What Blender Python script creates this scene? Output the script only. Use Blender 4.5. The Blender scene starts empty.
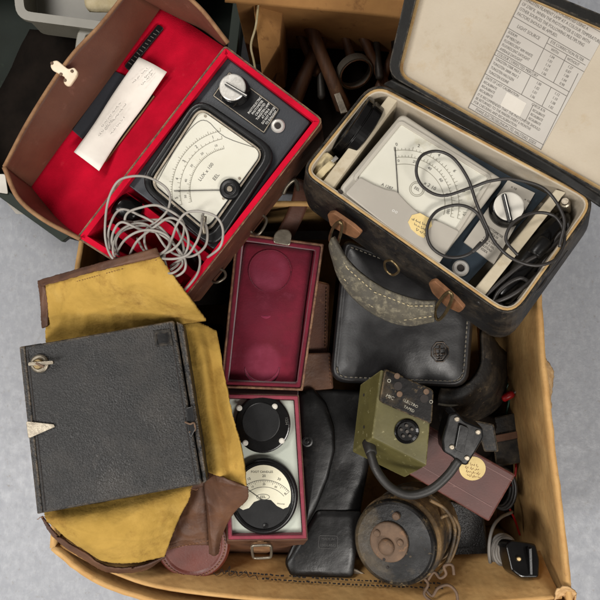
import bpy, bmesh, math, random
from mathutils import Vector, Matrix, noise
random.seed(7)
sc = bpy.context.scene
COL = sc.collection
# ---------------------------------------------------------------- camera, light, exposure
H = 1000.0; F = 750.0                       # camera height (mm), focal length in photo pixels (600 px wide)
cam_d = bpy.data.cameras.new('camera'); cam = bpy.data.objects.new('camera', cam_d); COL.objects.link(cam)
cam.location = (0, 0, H*.001); cam.rotation_euler = (0, 0, 0)
cam_d.sensor_width = 36; cam_d.lens = 36*F/600.0; cam_d.clip_start = .02; cam_d.clip_end = 50
sc.camera = cam
w = bpy.data.worlds.new('World'); sc.world = w; w.use_nodes = True
bg = w.node_tree.nodes['Background']; bg.inputs[0].default_value = (1.0, .96, .92, 1); bg.inputs[1].default_value = .15
def area(name, loc, target, sx, sy, power, col):
    d = bpy.data.lights.new(name, 'AREA'); d.shape = 'RECTANGLE'; d.size = sx; d.size_y = sy; d.energy = power; d.color = col
    o = bpy.data.objects.new(name, d); COL.objects.link(o); o.location = loc
    o.rotation_euler = (Vector(target)-Vector(loc)).to_track_quat('-Z', 'Y').to_euler()
    return o
area('ceiling_tube_light', (.75, -1.15, 1.9), (.02, -.02, .2), 1.3, .3, 33, (1, .955, .90))
area('ceiling_tube_light', (-1.15, -.75, 1.75), (0, 0, .2), .3, 1.2, 23, (1, .97, .93))
area('ceiling_tube_light', (-.95, .95, 1.9), (0, 0, .2), 1.0, .3, 20, (1, .96, .91))
sc.view_settings.view_transform = 'Standard'; sc.view_settings.look = 'None'
sc.view_settings.exposure = 0.09; sc.view_settings.gamma = 1

# ---------------------------------------------------------------- geometry helpers
def W(px, py, z): 
    k = (H-z)/F
    return Vector(((px-300)*k, (300-py)*k, z))*.001
CAM = Vector((0, 0, H*.001))
class Plane:
    def __init__(s, a, b, c):
        s.p = W(*a); n = (W(*b)-s.p).cross(W(*c)-s.p).normalized()
        s.n = n if n.z > 0 else -n
    def pt(s, px, py, h=0):
        d = Vector(((px-300)/F, (300-py)/F, -1))
        o = s.p + s.n*(h*.001)
        t = (o-CAM).dot(s.n)/d.dot(s.n)
        return CAM+d*t
    def basis(s, px, py, dx, dy):
        a = s.pt(px, py); b = s.pt(px+dx, py+dy); u = (b-a).normalized()
        return u, s.n.cross(u)
    def off(s, h):
        q = Plane.__new__(Plane); q.n = s.n.copy(); q.p = s.p+s.n*(h*.001); return q
def flat(z): return Plane((0, 0, z), (600, 0, z), (0, 600, z))
def area2(P): return sum(P[i][0]*P[(i+1) % len(P)][1]-P[(i+1) % len(P)][0]*P[i][1] for i in range(len(P)))
def inset(P, d):
    n = len(P); s = 1 if area2(P) > 0 else -1; out = []
    for i in range(n):
        a = Vector(P[i-1][:2]); b = Vector(P[i][:2]); c = Vector(P[(i+1) % n][:2])
        e1 = (b-a).normalized(); e2 = (c-b).normalized()
        n1 = Vector((-e1.y, e1.x))*s; n2 = Vector((-e2.y, e2.x))*s
        m = (n1+n2); k = max(.35, 1+n1.dot(n2))
        out.append(tuple(b+m*(d/k)))
    return out
def rnd(P, r, k=5):
    out = []; n = len(P)
    for i in range(n):
        a = Vector(P[i-1][:2]); b = Vector(P[i][:2]); c = Vector(P[(i+1) % n][:2])
        ri = r[i] if isinstance(r, (list, tuple)) else r
        if ri <= 0: out.append(tuple(b)); continue
        p = b+(a-b).normalized()*min(ri, (a-b).length*.48); q = b+(c-b).normalized()*min(ri, (c-b).length*.48)
        for j in range(k+1):
            t = j/k; out.append(tuple(p*(1-t)**2+b*2*t*(1-t)+q*t*t))
    return out
def ell(cx, cy, rx, ry, n=48, rot=0):
    c, s = math.cos(math.radians(rot)), math.sin(math.radians(rot))
    return [(cx+rx*math.cos(a)*c-ry*math.sin(a)*s, cy+rx*math.cos(a)*s+ry*math.sin(a)*c) for a in [2*math.pi*i/n for i in range(n)]]
def cat(P, per=6, closed=False):
    P = [Vector(p) for p in P]; n = len(P); out = []
    if n < 3:
        return [P[0].lerp(P[1], i/per) for i in range(per+1)]
    rng = range(n) if closed else range(n-1)
    for i in rng:
        p0 = P[(i-1) % n] if closed or i > 0 else P[0]*2-P[1]
        p1 = P[i]; p2 = P[(i+1) % n]
        p3 = P[(i+2) % n] if closed or i+2 < n else P[-1]*2-P[-2]
        for j in range(per):
            t = j/per
            out.append(.5*((2*p1)+(p2-p0)*t+(2*p0-5*p1+4*p2-p3)*t*t+(3*p1-p0-3*p2+p3)*t**3))
    if not closed: out.append(P[-1])
    return out
class MB:
    def __init__(s): s.b = bmesh.new()
    def loops(s, L, cap0=True, cap1=True, closed=True, smooth=False):
        V = [[s.b.verts.new(p) for p in l] for l in L]; n = len(L[0])
        for i in range(len(V)-1):
            for j in range(n if closed else n-1):
                k = (j+1) % n
                try: f = s.b.faces.new((V[i][j], V[i][k], V[i+1][k], V[i+1][j])); f.smooth = smooth
                except ValueError: pass
        if cap0: s.b.faces.new(V[0])
        if cap1: s.b.faces.new(V[-1][::-1])
        return s
    def prism(s, pl, pts, h1, h0, dn=None):
        T = [pl.pt(x, y, h1) for x, y in pts]
        d = (pl.n*((h0-h1)*.001)) if dn is None else dn
        return s.loops([T, [t+d for t in T]])
    def hexa(s, top, bot):
        return s.loops([[W(*p) for p in top], [W(*p) for p in bot]])
    def ring(s, pl, outer, inner, h1, h0, h0i=None):
        T = [pl.pt(x, y, h1) for x, y in outer]; I = [pl.pt(x, y, h1) for x, y in inner]
        d = pl.n*((h0-h1)*.001); di = pl.n*(((h0i if h0i is not None else h0)-h1)*.001)
        V = [[s.b.verts.new(p) for p in l] for l in (T, I, [p+di for p in I], [p+d for p in T])]
        n = len(T)
        for i in range(4):
            for j in range(n):
                k = (j+1) % n; s.b.faces.new((V[i][j], V[i][k], V[(i+1) % 4][k], V[(i+1) % 4][j]))
        return s
    def tray(s, pl, outer, wall, depth, floor=3, basepts=None, basez=None):
        """open box: outer outline on plane, walls, inner floor at -depth, underside below"""
        inner = inset(outer, wall)
        T = [pl.pt(x, y) for x, y in outer]; I = [pl.pt(x, y) for x, y in inner]
        IB = [p-pl.n*(depth*.001) for p in I]
        if basepts: OB = [W(x, y, basez) for x, y in basepts]
        else: OB = [p-pl.n*((depth+floor)*.001) for p in T]
        V = [[s.b.verts.new(p) for p in l] for l in (OB, T, I, IB)]; n = len(T)
        for i in range(3):
            for j in range(n):
                k = (j+1) % n; s.b.faces.new((V[i][j], V[i][k], V[i+1][k], V[i+1][j]))
        s.b.faces.new(V[0]); s.b.faces.new(V[3])
        return s
    def dome(s, pl, pts, prof):
        cx = sum(p[0] for p in pts)/len(pts); cy = sum(p[1] for p in pts)/len(pts)
        L = []
        for k, h in prof:
            L.append([pl.pt(cx+(x-cx)*k, cy+(y-cy)*k, h) for x, y in pts])
        return s.loops(L, smooth=True)
    def lathe(s, pl, c, prof, seg=40, smooth=False, org=None):
        o = org if org is not None else pl.pt(c[0], c[1]); u = pl.n.orthogonal().normalized(); v = pl.n.cross(u)
        L = [[o+pl.n*(h*.001)+(u*math.cos(a)+v*math.sin(a))*(max(r, .001)*.001) for a in [2*math.pi*i/seg for i in range(seg)]] for r, h in prof]
        return s.loops(L, smooth=smooth)
    def lathe_axis(s, a, b, prof, seg=32, smooth=False):
        """profile [(r mm, t 0..1)] along the line a->b (world)"""
        ax = (b-a); n = ax.normalized(); u = n.orthogonal().normalized(); v = n.cross(u)
        L = [[a+ax*t+(u*math.cos(x)+v*math.sin(x))*(max(r, .001)*.001) for x in [2*math.pi*i/seg for i in range(seg)]] for r, t in prof]
        return s.loops(L, smooth=smooth)
    def tube(s, pts, r, seg=8, per=6, closed=False, raw=False, rs=None, jit=0):
        P = [Vector(p) for p in pts] if raw else cat(pts, per, closed); n = len(P)
        if jit: P = [p+noise.noise_vector(p*32+Vector((r, 0, 0)))*(jit*.001) for p in P]
        if closed: tang = [(P[(i+1) % n]-P[i-1]).normalized() for i in range(n)]
        else: tang = [(P[min(i+1, n-1)]-P[max(i-1, 0)]).normalized() for i in range(n)]
        u = tang[0].orthogonal().normalized(); L = []
        for i in range(n):
            t = tang[i]; u = (u-t*u.dot(t)).normalized(); v = t.cross(u)
            rr = (r if rs is None else rs(i/(n-1)))*.001
            L.append([P[i]+(u*math.cos(a)+v*math.sin(a))*rr for a in [2*math.pi*k/seg for k in range(seg)]])
        if closed: L.append(L[0]); return s.loops(L, False, False, smooth=True)
        return s.loops(L, smooth=True)
    def line(s, pl, pts, wd, h, th=.15):
        """thin flat printed line following pixel points"""
        P = [pl.pt(x, y, h) for x, y in pts]; n = len(P); L = []
        for i in range(n):
            t = (P[min(i+1, n-1)]-P[max(i-1, 0)]).normalized(); v = pl.n.cross(t)*(wd*.0005)
            L.append([P[i]+v, P[i]-v])
        V = [[s.b.verts.new(p) for p in l] for l in L]
        for i in range(n-1): s.b.faces.new((V[i][0], V[i][1], V[i+1][1], V[i+1][0]))
        return s
    def sheet(s, pl, pts, h):
        s.b.faces.new([s.b.verts.new(pl.pt(x, y, h)) for x, y in pts]); return s
    def arc(s, pl, c, r, a0, a1, wd, h, n=24):
        return s.line(pl, [(c[0]+r*math.cos(math.radians(a0+(a1-a0)*i/n)), c[1]-r*math.sin(math.radians(a0+(a1-a0)*i/n))) for i in range(n+1)], wd, h)
    def stitches(s, P, ln, gap, r):
        P = [Vector(p) for p in P]; step = ln+gap; acc = 0
        for i in range(len(P)-1):
            a, b = P[i], P[i+1]; L = (b-a).length*1000; d = (b-a).normalized(); t = (step-acc) % step
            while t+ln <= L:
                s.tube([a+d*(t*.001), a+d*((t+ln)*.001)], r, 5, 1, raw=True); t += step
            acc = (L-t) % step if t > L else (L-t)
            acc = 0
        return s
    def loft(s, rows, per=6, amp=0, sc_=30, seed=0, smooth=True, rip=0, crease=0):
        R = [cat([Vector(p) for p in r], per) for r in rows]
        n = len(R[0]); C = [cat([R[i][j] for i in range(len(R))], per) for j in range(n)]
        m = len(C[0]); G = [[W(*C[j][i]) for j in range(n)] for i in range(m)]
        for i in range(m):
            for j in range(n):
                q = G[i][j]*sc_+Vector((seed*3.1, seed*1.7, seed))
                d = noise.noise_vector(q)+noise.noise_vector(q*2.3)*.45
                e = min(1, min(i, m-1-i, j, n-1-j)/3+.35)
                if crease:
                    cz = 0
                    for kk_, (fx, fy) in enumerate(((13, 30), (34, 15), (22, 22))):
                        c_ = 1-abs(noise.noise(Vector((G[i][j].x*fx+seed*2.3+kk_*7+.25*G[i][j].y*fy, G[i][j].y*fy-.3*G[i][j].x*fx, seed+kk_))))*2.2
                        cz += max(0, c_)**5*(1, .8, .6)[kk_]
                    G[i][j] = G[i][j]+Vector((0, 0, cz*crease*.001*e))
                G[i][j] = G[i][j]+Vector((d.x*.4, d.y*.4, d.z))*(amp*.001*e)
                if rip and (i in (0, m-1) or j in (0, n-1)):
                    G[i][j] += Vector((random.uniform(-1, 1), random.uniform(-1, 1), 0))*(rip*.001)
        V = [[s.b.verts.new(p) for p in r] for r in G]
        for i in range(m-1):
            for j in range(n-1):
                f = s.b.faces.new((V[i][j], V[i][j+1], V[i+1][j+1], V[i+1][j])); f.smooth = smooth
        return s
    def text(s, pl, txt, px, py, dx, dy, size, h=.3, align='CENTER', sx=1.0, sp=1.0):
        c = bpy.data.curves.new('t', 'FONT'); c.body = txt; c.size = size; c.align_x = align; c.align_y = 'CENTER'; c.space_character = sp
        c.resolution_u = 2
        o = bpy.data.objects.new('t', c); COL.objects.link(o)
        dg = bpy.context.evaluated_depsgraph_get(); dg.update()
        me = bpy.data.meshes.new_from_object(o.evaluated_get(dg))
        org = pl.pt(px, py, h); u, v = pl.basis(px, py, dx, dy)
        M_ = [s.b.verts.new(org+u*(p.co.x*.001*sx)+v*(p.co.y*.001)) for p in me.vertices]
        for f in me.polygons:
            try: s.b.faces.new([M_[i] for i in f.vertices])
            except ValueError: pass
        bpy.data.objects.remove(o); bpy.data.meshes.remove(me); bpy.data.curves.remove(c)
        return s

def each(name, items, fn, mat, parent, **k):
    for it in items:
        mb = MB(); fn(mb, it); obj(name, mb, mat, parent, **k)
def thing(name, label, category, at, group=None):
    o = bpy.data.objects.new(name, None); COL.objects.link(o); o.location = W(*at); o.empty_display_size = .02
    o['label'] = label; o['category'] = category
    if group: o['group'] = group
    return o
def obj(name, mb, mat, parent=None, bevel=0, seg=2, smooth=False, solid=0, subs=0, label=None, category=None, group=None, kind=None, ang=35, recalc=True):
    b = mb.b
    if recalc and not solid: bmesh.ops.recalc_face_normals(b, faces=b.faces)
    if smooth:
        for f in b.faces: f.smooth = True
    me = bpy.data.meshes.new(name); 
    zs = [v.co.copy() for v in b.verts]
    if parent is None:
        c = sum(zs, Vector())/len(zs); c.z = min(v.z for v in zs)
        for v in b.verts: v.co -= c
        loc = c
    else:
        root = parent; acc = Vector()
        while root is not None: acc += root.location; root = root.parent
        loc = -acc
    b.to_mesh(me); b.free(); me.materials.append(mat)
    o = bpy.data.objects.new(name, me); COL.objects.link(o); o.parent = parent; o.location = loc
    if solid:
        m = o.modifiers.new('solid', 'SOLIDIFY'); m.thickness = solid*.001; m.offset = 0
    if subs:
        m = o.modifiers.new('sub', 'SUBSURF'); m.levels = subs; m.render_levels = subs
    if bevel:
        m = o.modifiers.new('bevel', 'BEVEL'); m.width = bevel*.001; m.segments = seg; m.limit_method = 'ANGLE'; m.angle_limit = math.radians(ang)
        m.harden_normals = False
        for p in me.polygons: p.use_smooth = False
    if label: o['label'] = label
    if category: o['category'] = category
    if group: o['group'] = group
    if kind: o['kind'] = kind
    return o

# ---------------------------------------------------------------- materials
def srgb(c):
    c = [int(c[i:i+2], 16)/255 for i in (1, 3, 5)] if isinstance(c, str) else c
    return tuple((x/12.92 if x <= .04045 else ((x+.055)/1.055)**2.4) for x in c)+(1,)
def M(name, c1, c2=None, scale=60, ramp=(.35, .65), rough=.6, rough2=None, metal=0, bump=0, bscale=500, btype='noise',
      wear=None, wscale=90, wramp=(.58, .7), dust=None, dscale=14, dramp=(.5, .75), sheen=0, coat=0, stretch=None, bump2=0, b2scale=25, wstretch=None, spec=.5, edge=None, ew=.0022, flute=0):
    m = bpy.data.materials.new(name); m.use_nodes = True; nt = m.node_tree; N = nt.nodes; L = nt.links
    p = N['Principled BSDF']; tc = N.new('ShaderNodeTexCoord'); src = tc.outputs['Object']
    def mapped(st):
        if not st: return src
        mp = N.new('ShaderNodeMapping'); mp.inputs['Scale'].default_value = st[:3]
        if len(st) > 3: mp.inputs['Rotation'].default_value = (0, 0, math.radians(st[3]))
        L.new(src, mp.inputs[0]); return mp.outputs[0]
    def nz(s_, det=6, st=None, rg=.6):
        n = N.new('ShaderNodeTexNoise'); n.inputs['Scale'].default_value = s_; n.inputs['Detail'].default_value = det; n.inputs['Roughness'].default_value = rg
        L.new(mapped(st), n.inputs['Vector']); return n.outputs['Fac']
    def rmp(f, r):
        n = N.new('ShaderNodeMapRange'); n.inputs[1].default_value = r[0]; n.inputs[2].default_value = r[1]; L.new(f, n.inputs[0]); return n.outputs[0]
    def mix(f, a, b):
        n = N.new('ShaderNodeMix'); n.data_type = 'RGBA'; L.new(f, n.inputs[0])
        for v, i in ((a, 6), (b, 7)):
            if isinstance(v, tuple): n.inputs[i].default_value = v
            else: L.new(v, n.inputs[i])
        return n.outputs[2]
    col = srgb(c1); f1 = None
    if c2:
        f1 = rmp(nz(scale, 6, stretch), ramp); col = mix(f1, col, srgb(c2))
    fw = None
    if dust: col = mix(rmp(nz(dscale, 8, None, .7), dramp), col, srgb(dust))
    if wear: fw = rmp(nz(wscale, 10, wstretch, .72), wramp); col = mix(fw, col, srgb(wear))
    if edge:
        bv = N.new('ShaderNodeBevel'); bv.samples = 4; bv.inputs['Radius'].default_value = ew; ge = N.new('ShaderNodeNewGeometry')
        dt = N.new('ShaderNodeVectorMath'); dt.operation = 'DOT_PRODUCT'; L.new(bv.outputs[0], dt.inputs[0]); L.new(ge.outputs['Normal'], dt.inputs[1])
        r1 = N.new('ShaderNodeMapRange'); r1.inputs[1].default_value = .985; r1.inputs[2].default_value = .90; L.new(dt.outputs['Value'], r1.inputs[0])
        mu = N.new('ShaderNodeMath'); mu.operation = 'MULTIPLY'; L.new(r1.outputs[0], mu.inputs[0]); L.new(rmp(nz(130, 8, None, .7), (.42, .6)), mu.inputs[1])
        col = mix(mu.outputs[0], col, srgb(edge))
    if isinstance(col, tuple): p.inputs['Base Color'].default_value = col
    else: L.new(col, p.inputs['Base Color'])
    p.inputs['Metallic'].default_value = metal; p.inputs['Roughness'].default_value = rough
    p.inputs['Specular IOR Level'].default_value = spec
    if rough2 is not None:
        r = N.new('ShaderNodeMapRange'); r.inputs[1].default_value = .35; r.inputs[2].default_value = .65; r.inputs[3].default_value = rough; r.inputs[4].default_value = rough2
        L.new(nz(scale*.7+11, 5), r.inputs[0]); L.new(r.outputs[0], p.inputs['Roughness'])
    if sheen: p.inputs['Sheen Weight'].default_value = sheen; p.inputs['Sheen Roughness'].default_value = .4
    if coat: p.inputs['Coat Weight'].default_value = coat; p.inputs['Coat Roughness'].default_value = .15
    nrm = None
    if flute:
        for d_ in ('X', 'Y'):
            wv = N.new('ShaderNodeTexWave'); wv.bands_direction = d_; wv.inputs['Scale'].default_value = flute; wv.inputs['Distortion'].default_value = .6; wv.inputs['Detail'].default_value = 1
            L.new(src, wv.inputs[0]); b = N.new('ShaderNodeBump'); b.inputs['Strength'].default_value = .09; b.inputs['Distance'].default_value = .0006; L.new(wv.outputs['Fac'], b.inputs['Height'])
            if nrm: L.new(nrm, b.inputs['Normal'])
            nrm = b.outputs[0]
    if bump:
        if btype == 'voronoi':
            n = N.new('ShaderNodeTexVoronoi'); n.inputs['Scale'].default_value = bscale; n.feature = 'SMOOTH_F1'
            wv = N.new('ShaderNodeTexNoise'); wv.inputs['Scale'].default_value = bscale*.5
            mx = N.new('ShaderNodeVectorMath'); mx.operation = 'ADD'; sc_ = N.new('ShaderNodeVectorMath'); sc_.operation = 'SCALE'; sc_.inputs['Scale'].default_value = 1.6/bscale
            L.new(src, wv.inputs['Vector']); L.new(wv.outputs['Color'], sc_.inputs[0]); L.new(src, mx.inputs[0]); L.new(sc_.outputs[0], mx.inputs[1]); L.new(mx.outputs[0], n.inputs['Vector'])
            hgt = n.outputs['Distance']
        elif btype == 'weave':
            n1 = N.new('ShaderNodeTexWave'); n1.inputs['Scale'].default_value = bscale; n1.bands_direction = 'X'; n1.inputs['Distortion'].default_value = 1
            n2 = N.new('ShaderNodeTexWave'); n2.inputs['Scale'].default_value = bscale; n2.bands_direction = 'Y'; n2.inputs['Distortion'].default_value = 1
            L.new(src, n1.inputs[0]); L.new(src, n2.inputs[0]); a = N.new('ShaderNodeMath'); a.operation = 'ADD'
            L.new(n1.outputs['Fac'], a.inputs[0]); L.new(n2.outputs['Fac'], a.inputs[1]); hgt = a.outputs[0]
        else: hgt = nz(bscale, 4)
        b = N.new('ShaderNodeBump'); b.inputs['Strength'].default_value = bump; b.inputs['Distance'].default_value = .0008; L.new(hgt, b.inputs['Height'])
        if nrm: L.new(nrm, b.inputs['Normal'])
        nrm = b.outputs[0]
    if bump2:
        b = N.new('ShaderNodeBump'); b.inputs['Strength'].default_value = bump2; b.inputs['Distance'].default_value = .006; L.new(nz(b2scale, 3), b.inputs['Height'])
        if nrm: L.new(nrm, b.inputs['Normal'])
        nrm = b.outputs[0]
    if nrm: L.new(nrm, p.inputs['Normal'])
    return m
def glassmat(name, fac=.06, rough=.03, tint=(1, 1, 1, 1)):
    m = bpy.data.materials.new(name); m.use_nodes = True; N = m.node_tree.nodes; L = m.node_tree.links
    N.remove(N['Principled BSDF']); o = N['Material Output']
    t = N.new('ShaderNodeBsdfTransparent'); t.inputs[0].default_value = tint
    g = N.new('ShaderNodeBsdfGlossy'); g.inputs['Roughness'].default_value = rough
    mx = N.new('ShaderNodeMixShader'); fr = N.new('ShaderNodeLayerWeight'); fr.inputs[0].default_value = .2; mr = N.new('ShaderNodeMapRange'); mr.inputs[3].default_value = .03; mr.inputs[4].default_value = .35
    L.new(fr.outputs['Facing'], mr.inputs[0]); L.new(mr.outputs[0], mx.inputs[0]); L.new(t.outputs[0], mx.inputs[1]); L.new(g.outputs[0], mx.inputs[2]); L.new(mx.outputs[0], o.inputs[0])
    return m

m_floor = M('floor_concrete', '#979aa0', '#90939a', 60, (.3, .7), rough=.4, rough2=.6, wear='#a5a8ad', wscale=90, wramp=(.46, .72), wstretch=(1.6, 1, 1), dust='#868482', dscale=160, dramp=(.58, .7), bump=.3, bscale=260, bump2=.08, b2scale=60)
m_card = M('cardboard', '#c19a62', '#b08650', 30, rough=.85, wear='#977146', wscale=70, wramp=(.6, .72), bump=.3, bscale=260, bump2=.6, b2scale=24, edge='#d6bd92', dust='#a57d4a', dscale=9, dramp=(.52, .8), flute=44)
m_card_dim = M('dimmed_cardboard', '#a0733f', '#8a6033', 18, rough=.85, wear='#6d4622', wscale=40, bump=.3, bscale=200)  # cardboard colours darkened to carry the shade of the rear box
m_card_edge = M('cardboard_torn_edge', '#c9a678', '#a98354', 160, rough=.9, bump=.6, bscale=400)
m_ink = M('black_ink', '#231d1a', rough=.8)
m_print = M('print_ink', '#67625c', rough=.8)
m_ink_faint = M('faded_dial_ink', '#8f8b7c', rough=.8)
m_ink_soft = M('grey_ink', '#5c5a55', rough=.8)
m_red = M('red_felt', '#c00c2b', '#a80924', 35, rough=.95, bump=.4, bscale=900, sheen=.0, wear='#cf3a48', wscale=30, wramp=(.62, .9), bump2=.25, b2scale=20, spec=.1)
m_brown_lid = M('brown_leather_smooth', '#64402f', '#573628', 25, rough=.62, wear='#7d5748', wscale=60, wramp=(.6, .8), bump=.25, bscale=700, bump2=.2, b2scale=16)
m_brown = M('brown_leather', '#5b3523', '#452618', 30, rough=.5, rough2=.7, wear='#8a6044', wscale=70, wramp=(.58, .75), bump=.35, bscale=500, edge='#a07c56')
m_brown_edge = M('raw_leather_edge', '#8d6a48', '#6f4c30', 80, rough=.8, bump=.5, bscale=500)
m_tan = M('chestnut_leather', '#61402a', '#44291b', 25, rough=.5, rough2=.75, wear='#7d583f', wscale=60, wramp=(.6, .85), bump=.4, bscale=450, bump2=.3, b2scale=35)
m_mustard = M('mustard_suede', '#b5924a', '#9c7d3b', 30, (.3, .7), rough=.95, wear='#7c5c2c', wscale=22, wramp=(.52, .72), dust='#bb9a55', dscale=26, dramp=(.55, .8), bump=.3, bscale=1100, bump2=.3, b2scale=60, spec=.12)
m_blackbox = M('pebbled_leatherette', '#252424', '#1c1c1c', 12, rough=.4, rough2=.52, bump=.75, bscale=720, btype='voronoi', dust='#3f3b37', dscale=11, dramp=(.5, .85), wear='#54504b', wscale=26, wramp=(.6, .85), spec=.35, edge='#8a7a66', ew=.0026)
m_black_leather = M('black_leather', '#1a191a', '#121112', 16, rough=.3, rough2=.46, bump=.12, bscale=420, bump2=.9, b2scale=9, wear='#3c3733', wscale=55, wramp=(.6, .85), spec=.55, edge='#6b5a4a')
m_black_worn = M('worn_black_hide', '#191716', '#100f0f', 20, rough=.45, rough2=.7, bump=.5, bscale=300, dust='#4a4135', dscale=28, dramp=(.48, .78), wear='#6b5c47', wscale=120, wramp=(.58, .8), spec=.35, edge='#8b7658')
m_dark = M('matt_black_leather', '#100f0f', '#0a0a0a', 25, rough=.26, rough2=.42, bump=.15, bscale=350, wear='#2b2826', wscale=50, wramp=(.56, .74), bump2=.55, b2scale=12, spec=.3, edge='#4a443e')
m_bake = M('black_bakelite', '#0b0a0a', '#070606', 30, rough=.14, rough2=.24, bump=.03, bscale=300, spec=.4, wear='#221f1d', wscale=150, wramp=(.62, .8))
m_bakem = M('satin_black_bakelite', '#151516', '#101011', 40, rough=.3, rough2=.38, bump=.1, bscale=600, spec=.3, edge='#4b4a48', ew=.001)
m_panel = M('dark_grey_panel', '#2a2d33', '#24272c', 20, rough=.34, rough2=.42, bump=.12, bscale=900, wear='#474a50', wscale=70, wramp=(.66, .85))
m_blue = M('slate_blue_panel', '#29323a', '#232b32', 20, spec=.3, rough=.36, bump=.12, bscale=900, wear='#48555e', wscale=60, wramp=(.62, .85))
m_grey = M('light_grey_plastic', '#b3ada1', '#aaa498', 20, rough=.42, wear='#8d8578', wscale=60, wramp=(.62, .85), bump=.05, bscale=500)
m_grey2 = M('warm_grey_plastic', '#a8a297', '#9f998f', 20, rough=.45, wear='#80786c', wscale=60, wramp=(.62, .85), bump=.05, bscale=500)
m_dial = M('aged_dial_paper', '#dddacd', '#d4d1c2', 14, rough=.75, wear='#c0b898', wscale=30, wramp=(.6, .8))
m_dial2 = M('cream_dial_paper', '#e3dfc9', '#dbd5bb', 25, rough=.75, wear='#cfc4a0', wscale=30, wramp=(.62, .85))
m_paper = M('note_paper', '#ddd8cf', '#d2ccc2', 20, rough=.85, bump=.1, bscale=300, bump2=.15, b2scale=30)
m_sheet = M('printed_sheet', '#b3aea6', '#a8a29a', 10, rough=.6, wear='#a0978a', wscale=30, wramp=(.6, .85), bump2=.08, b2scale=30)
m_cream = M('stained_cream_lining', '#b5aa98', '#a79b88', 12, (.3, .7), rough=.85, wear='#8f7a5a', wscale=14, wramp=(.56, .8), dust='#a48c66', dscale=30, dramp=(.56, .85), bump=.3, bscale=400, bump2=.12, b2scale=20)
m_cream_edge = M('rusty_lining_edge', '#b59a6d', '#a08050', 40, rough=.85, wear='#86592f', wscale=60, wramp=(.5, .8), bump=.4, bscale=400)
m_board = M('pale_board', '#bfb49e', '#aca088', 22, rough=.85, wear='#927e5c', wscale=45, wramp=(.56, .8), bump=.3, bscale=260, stretch=(1, 1, 3))
m_velvet = M('burgundy_velvet', '#6f1a2d', '#521221', 30, (.35, .65), rough=.85, sheen=.4, wear='#833346', wscale=30, wramp=(.55, .8), dust='#5f1b26', dscale=22, dramp=(.5, .7), bump=.6, bscale=700, bump2=.5, b2scale=24, spec=.2)
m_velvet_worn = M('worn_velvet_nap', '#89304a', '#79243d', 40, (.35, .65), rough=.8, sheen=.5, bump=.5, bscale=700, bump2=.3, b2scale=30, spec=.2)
m_velvet_edge = M('burgundy_trim', '#842539', '#6b1c2c', 40, rough=.7, sheen=.2, wear='#a35564', wscale=110, wramp=(.58, .8), bump=.4, bscale=600)
m_celadon = M('pale_green_grey_paint', '#b2b8ac', '#a9afa3', 20, rough=.5, wear='#96998c', wscale=70, wramp=(.65, .85), bump=.08, bscale=400)
m_green = M('olive_green_paint', '#5b5530', '#4b4626', 22, rough=.45, rough2=.6, wear='#98906c', wscale=150, wramp=(.6, .68), dust='#443f24', dscale=26, dramp=(.52, .8), bump=.15, bscale=350, spec=.3, edge='#a39a6c')
m_mauve = M('mauve_plastic', '#542b24', '#48241e', 25, spec=.3, rough=.45, edge='#9a736a', wear='#7d5a52', wscale=90, wramp=(.62, .78), wstretch=(1, 5, 1, 30), bump=.1, bscale=600)
m_label = M('cream_sticker', '#d9c288', '#cbb175', 40, rough=.75, wear='#b3925a', wscale=90, wramp=(.6, .8))
m_rust = M('rusty_brown_metal', '#6b5441', '#503e2f', 60, rough=.75, bump=.5, bscale=300, wear='#8f6a4a', wscale=120, wramp=(.55, .75))
m_drum = M('dusty_black_enamel', '#141211', '#0d0c0c', 20, rough=.24, rough2=.45, dust='#5a4e3c', dscale=14, dramp=(.5, .76), wear='#8d7858', wscale=100, wramp=(.6, .78), bump=.2, bscale=250, spec=.15, edge='#8d7858')
m_drumside = M('dirty_drum_side', '#2a241e', '#7d6340', 26, (.4, .62), rough=.6, bump=.6, bscale=200, wear='#a5834f', wscale=80, wramp=(.55, .72), stretch=(1, 1, 1))
m_chrome = M('chrome', '#cfccc6', '#aaa59c', 60, rough=.2, rough2=.35, metal=.6)
m_alu = M('spun_aluminium', '#cfccc6', '#b4b0aa', 90, rough=.3, metal=.45, bump=.15, bscale=300)
m_steel = M('dull_steel', '#a49a8a', '#80766a', 80, rough=.4, rough2=.6, metal=1, bump=.2, bscale=400)
m_nickel = M('aged_nickel', '#8f8778', '#6e665a', 80, rough=.36, metal=.75, bump=.2, bscale=400)
m_brass = M('tarnished_brass', '#8d7a58', '#5f5138', 80, rough=.42, metal=.85, bump=.2, bscale=400)
m_greycord = M('grey_cable', '#98938c', '#88837c', 50, rough=.5, bump=.1, bscale=600, wear='#6e6860', wscale=120, wramp=(.62, .8))
m_trim = M('black_trim', '#1b1a18', '#131211', 40, rough=.5, spec=.25, bump=.2, bscale=400, edge='#5a5248')
m_tape = M('dull_grey_tape', '#6e675a', '#59534a', 40, rough=.7)
m_cord2 = M('dull_grey_cable', '#77726c', '#66625d', 50, rough=.5)
m_blackcord = M('black_cable', '#2d2a28', '#242120', 50, rough=.42, bump=.1, bscale=600)
m_greengrey = M('dark_grey_rubber', '#272522', '#1f1d1b', 50, rough=.5, wear='#5b5852', wscale=120, wramp=(.6, .8), bump=.2, bscale=500)
m_tray = M('milky_plastic', '#807c70', '#726e62', 20, rough=.4, spec=.5)
m_crate = M('dark_green_plastic', '#18201a', '#121912', 20, spec=.2, rough=.6, wear='#3b4a36', wscale=80, wramp=(.62, .8))
m_craterim = M('green_plastic_rim', '#1f2920', '#182019', 20, spec=.25, rough=.5)
m_white = M('white_plastic', '#cfcbc0', '#bfbab0', 30, rough=.5)
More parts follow.
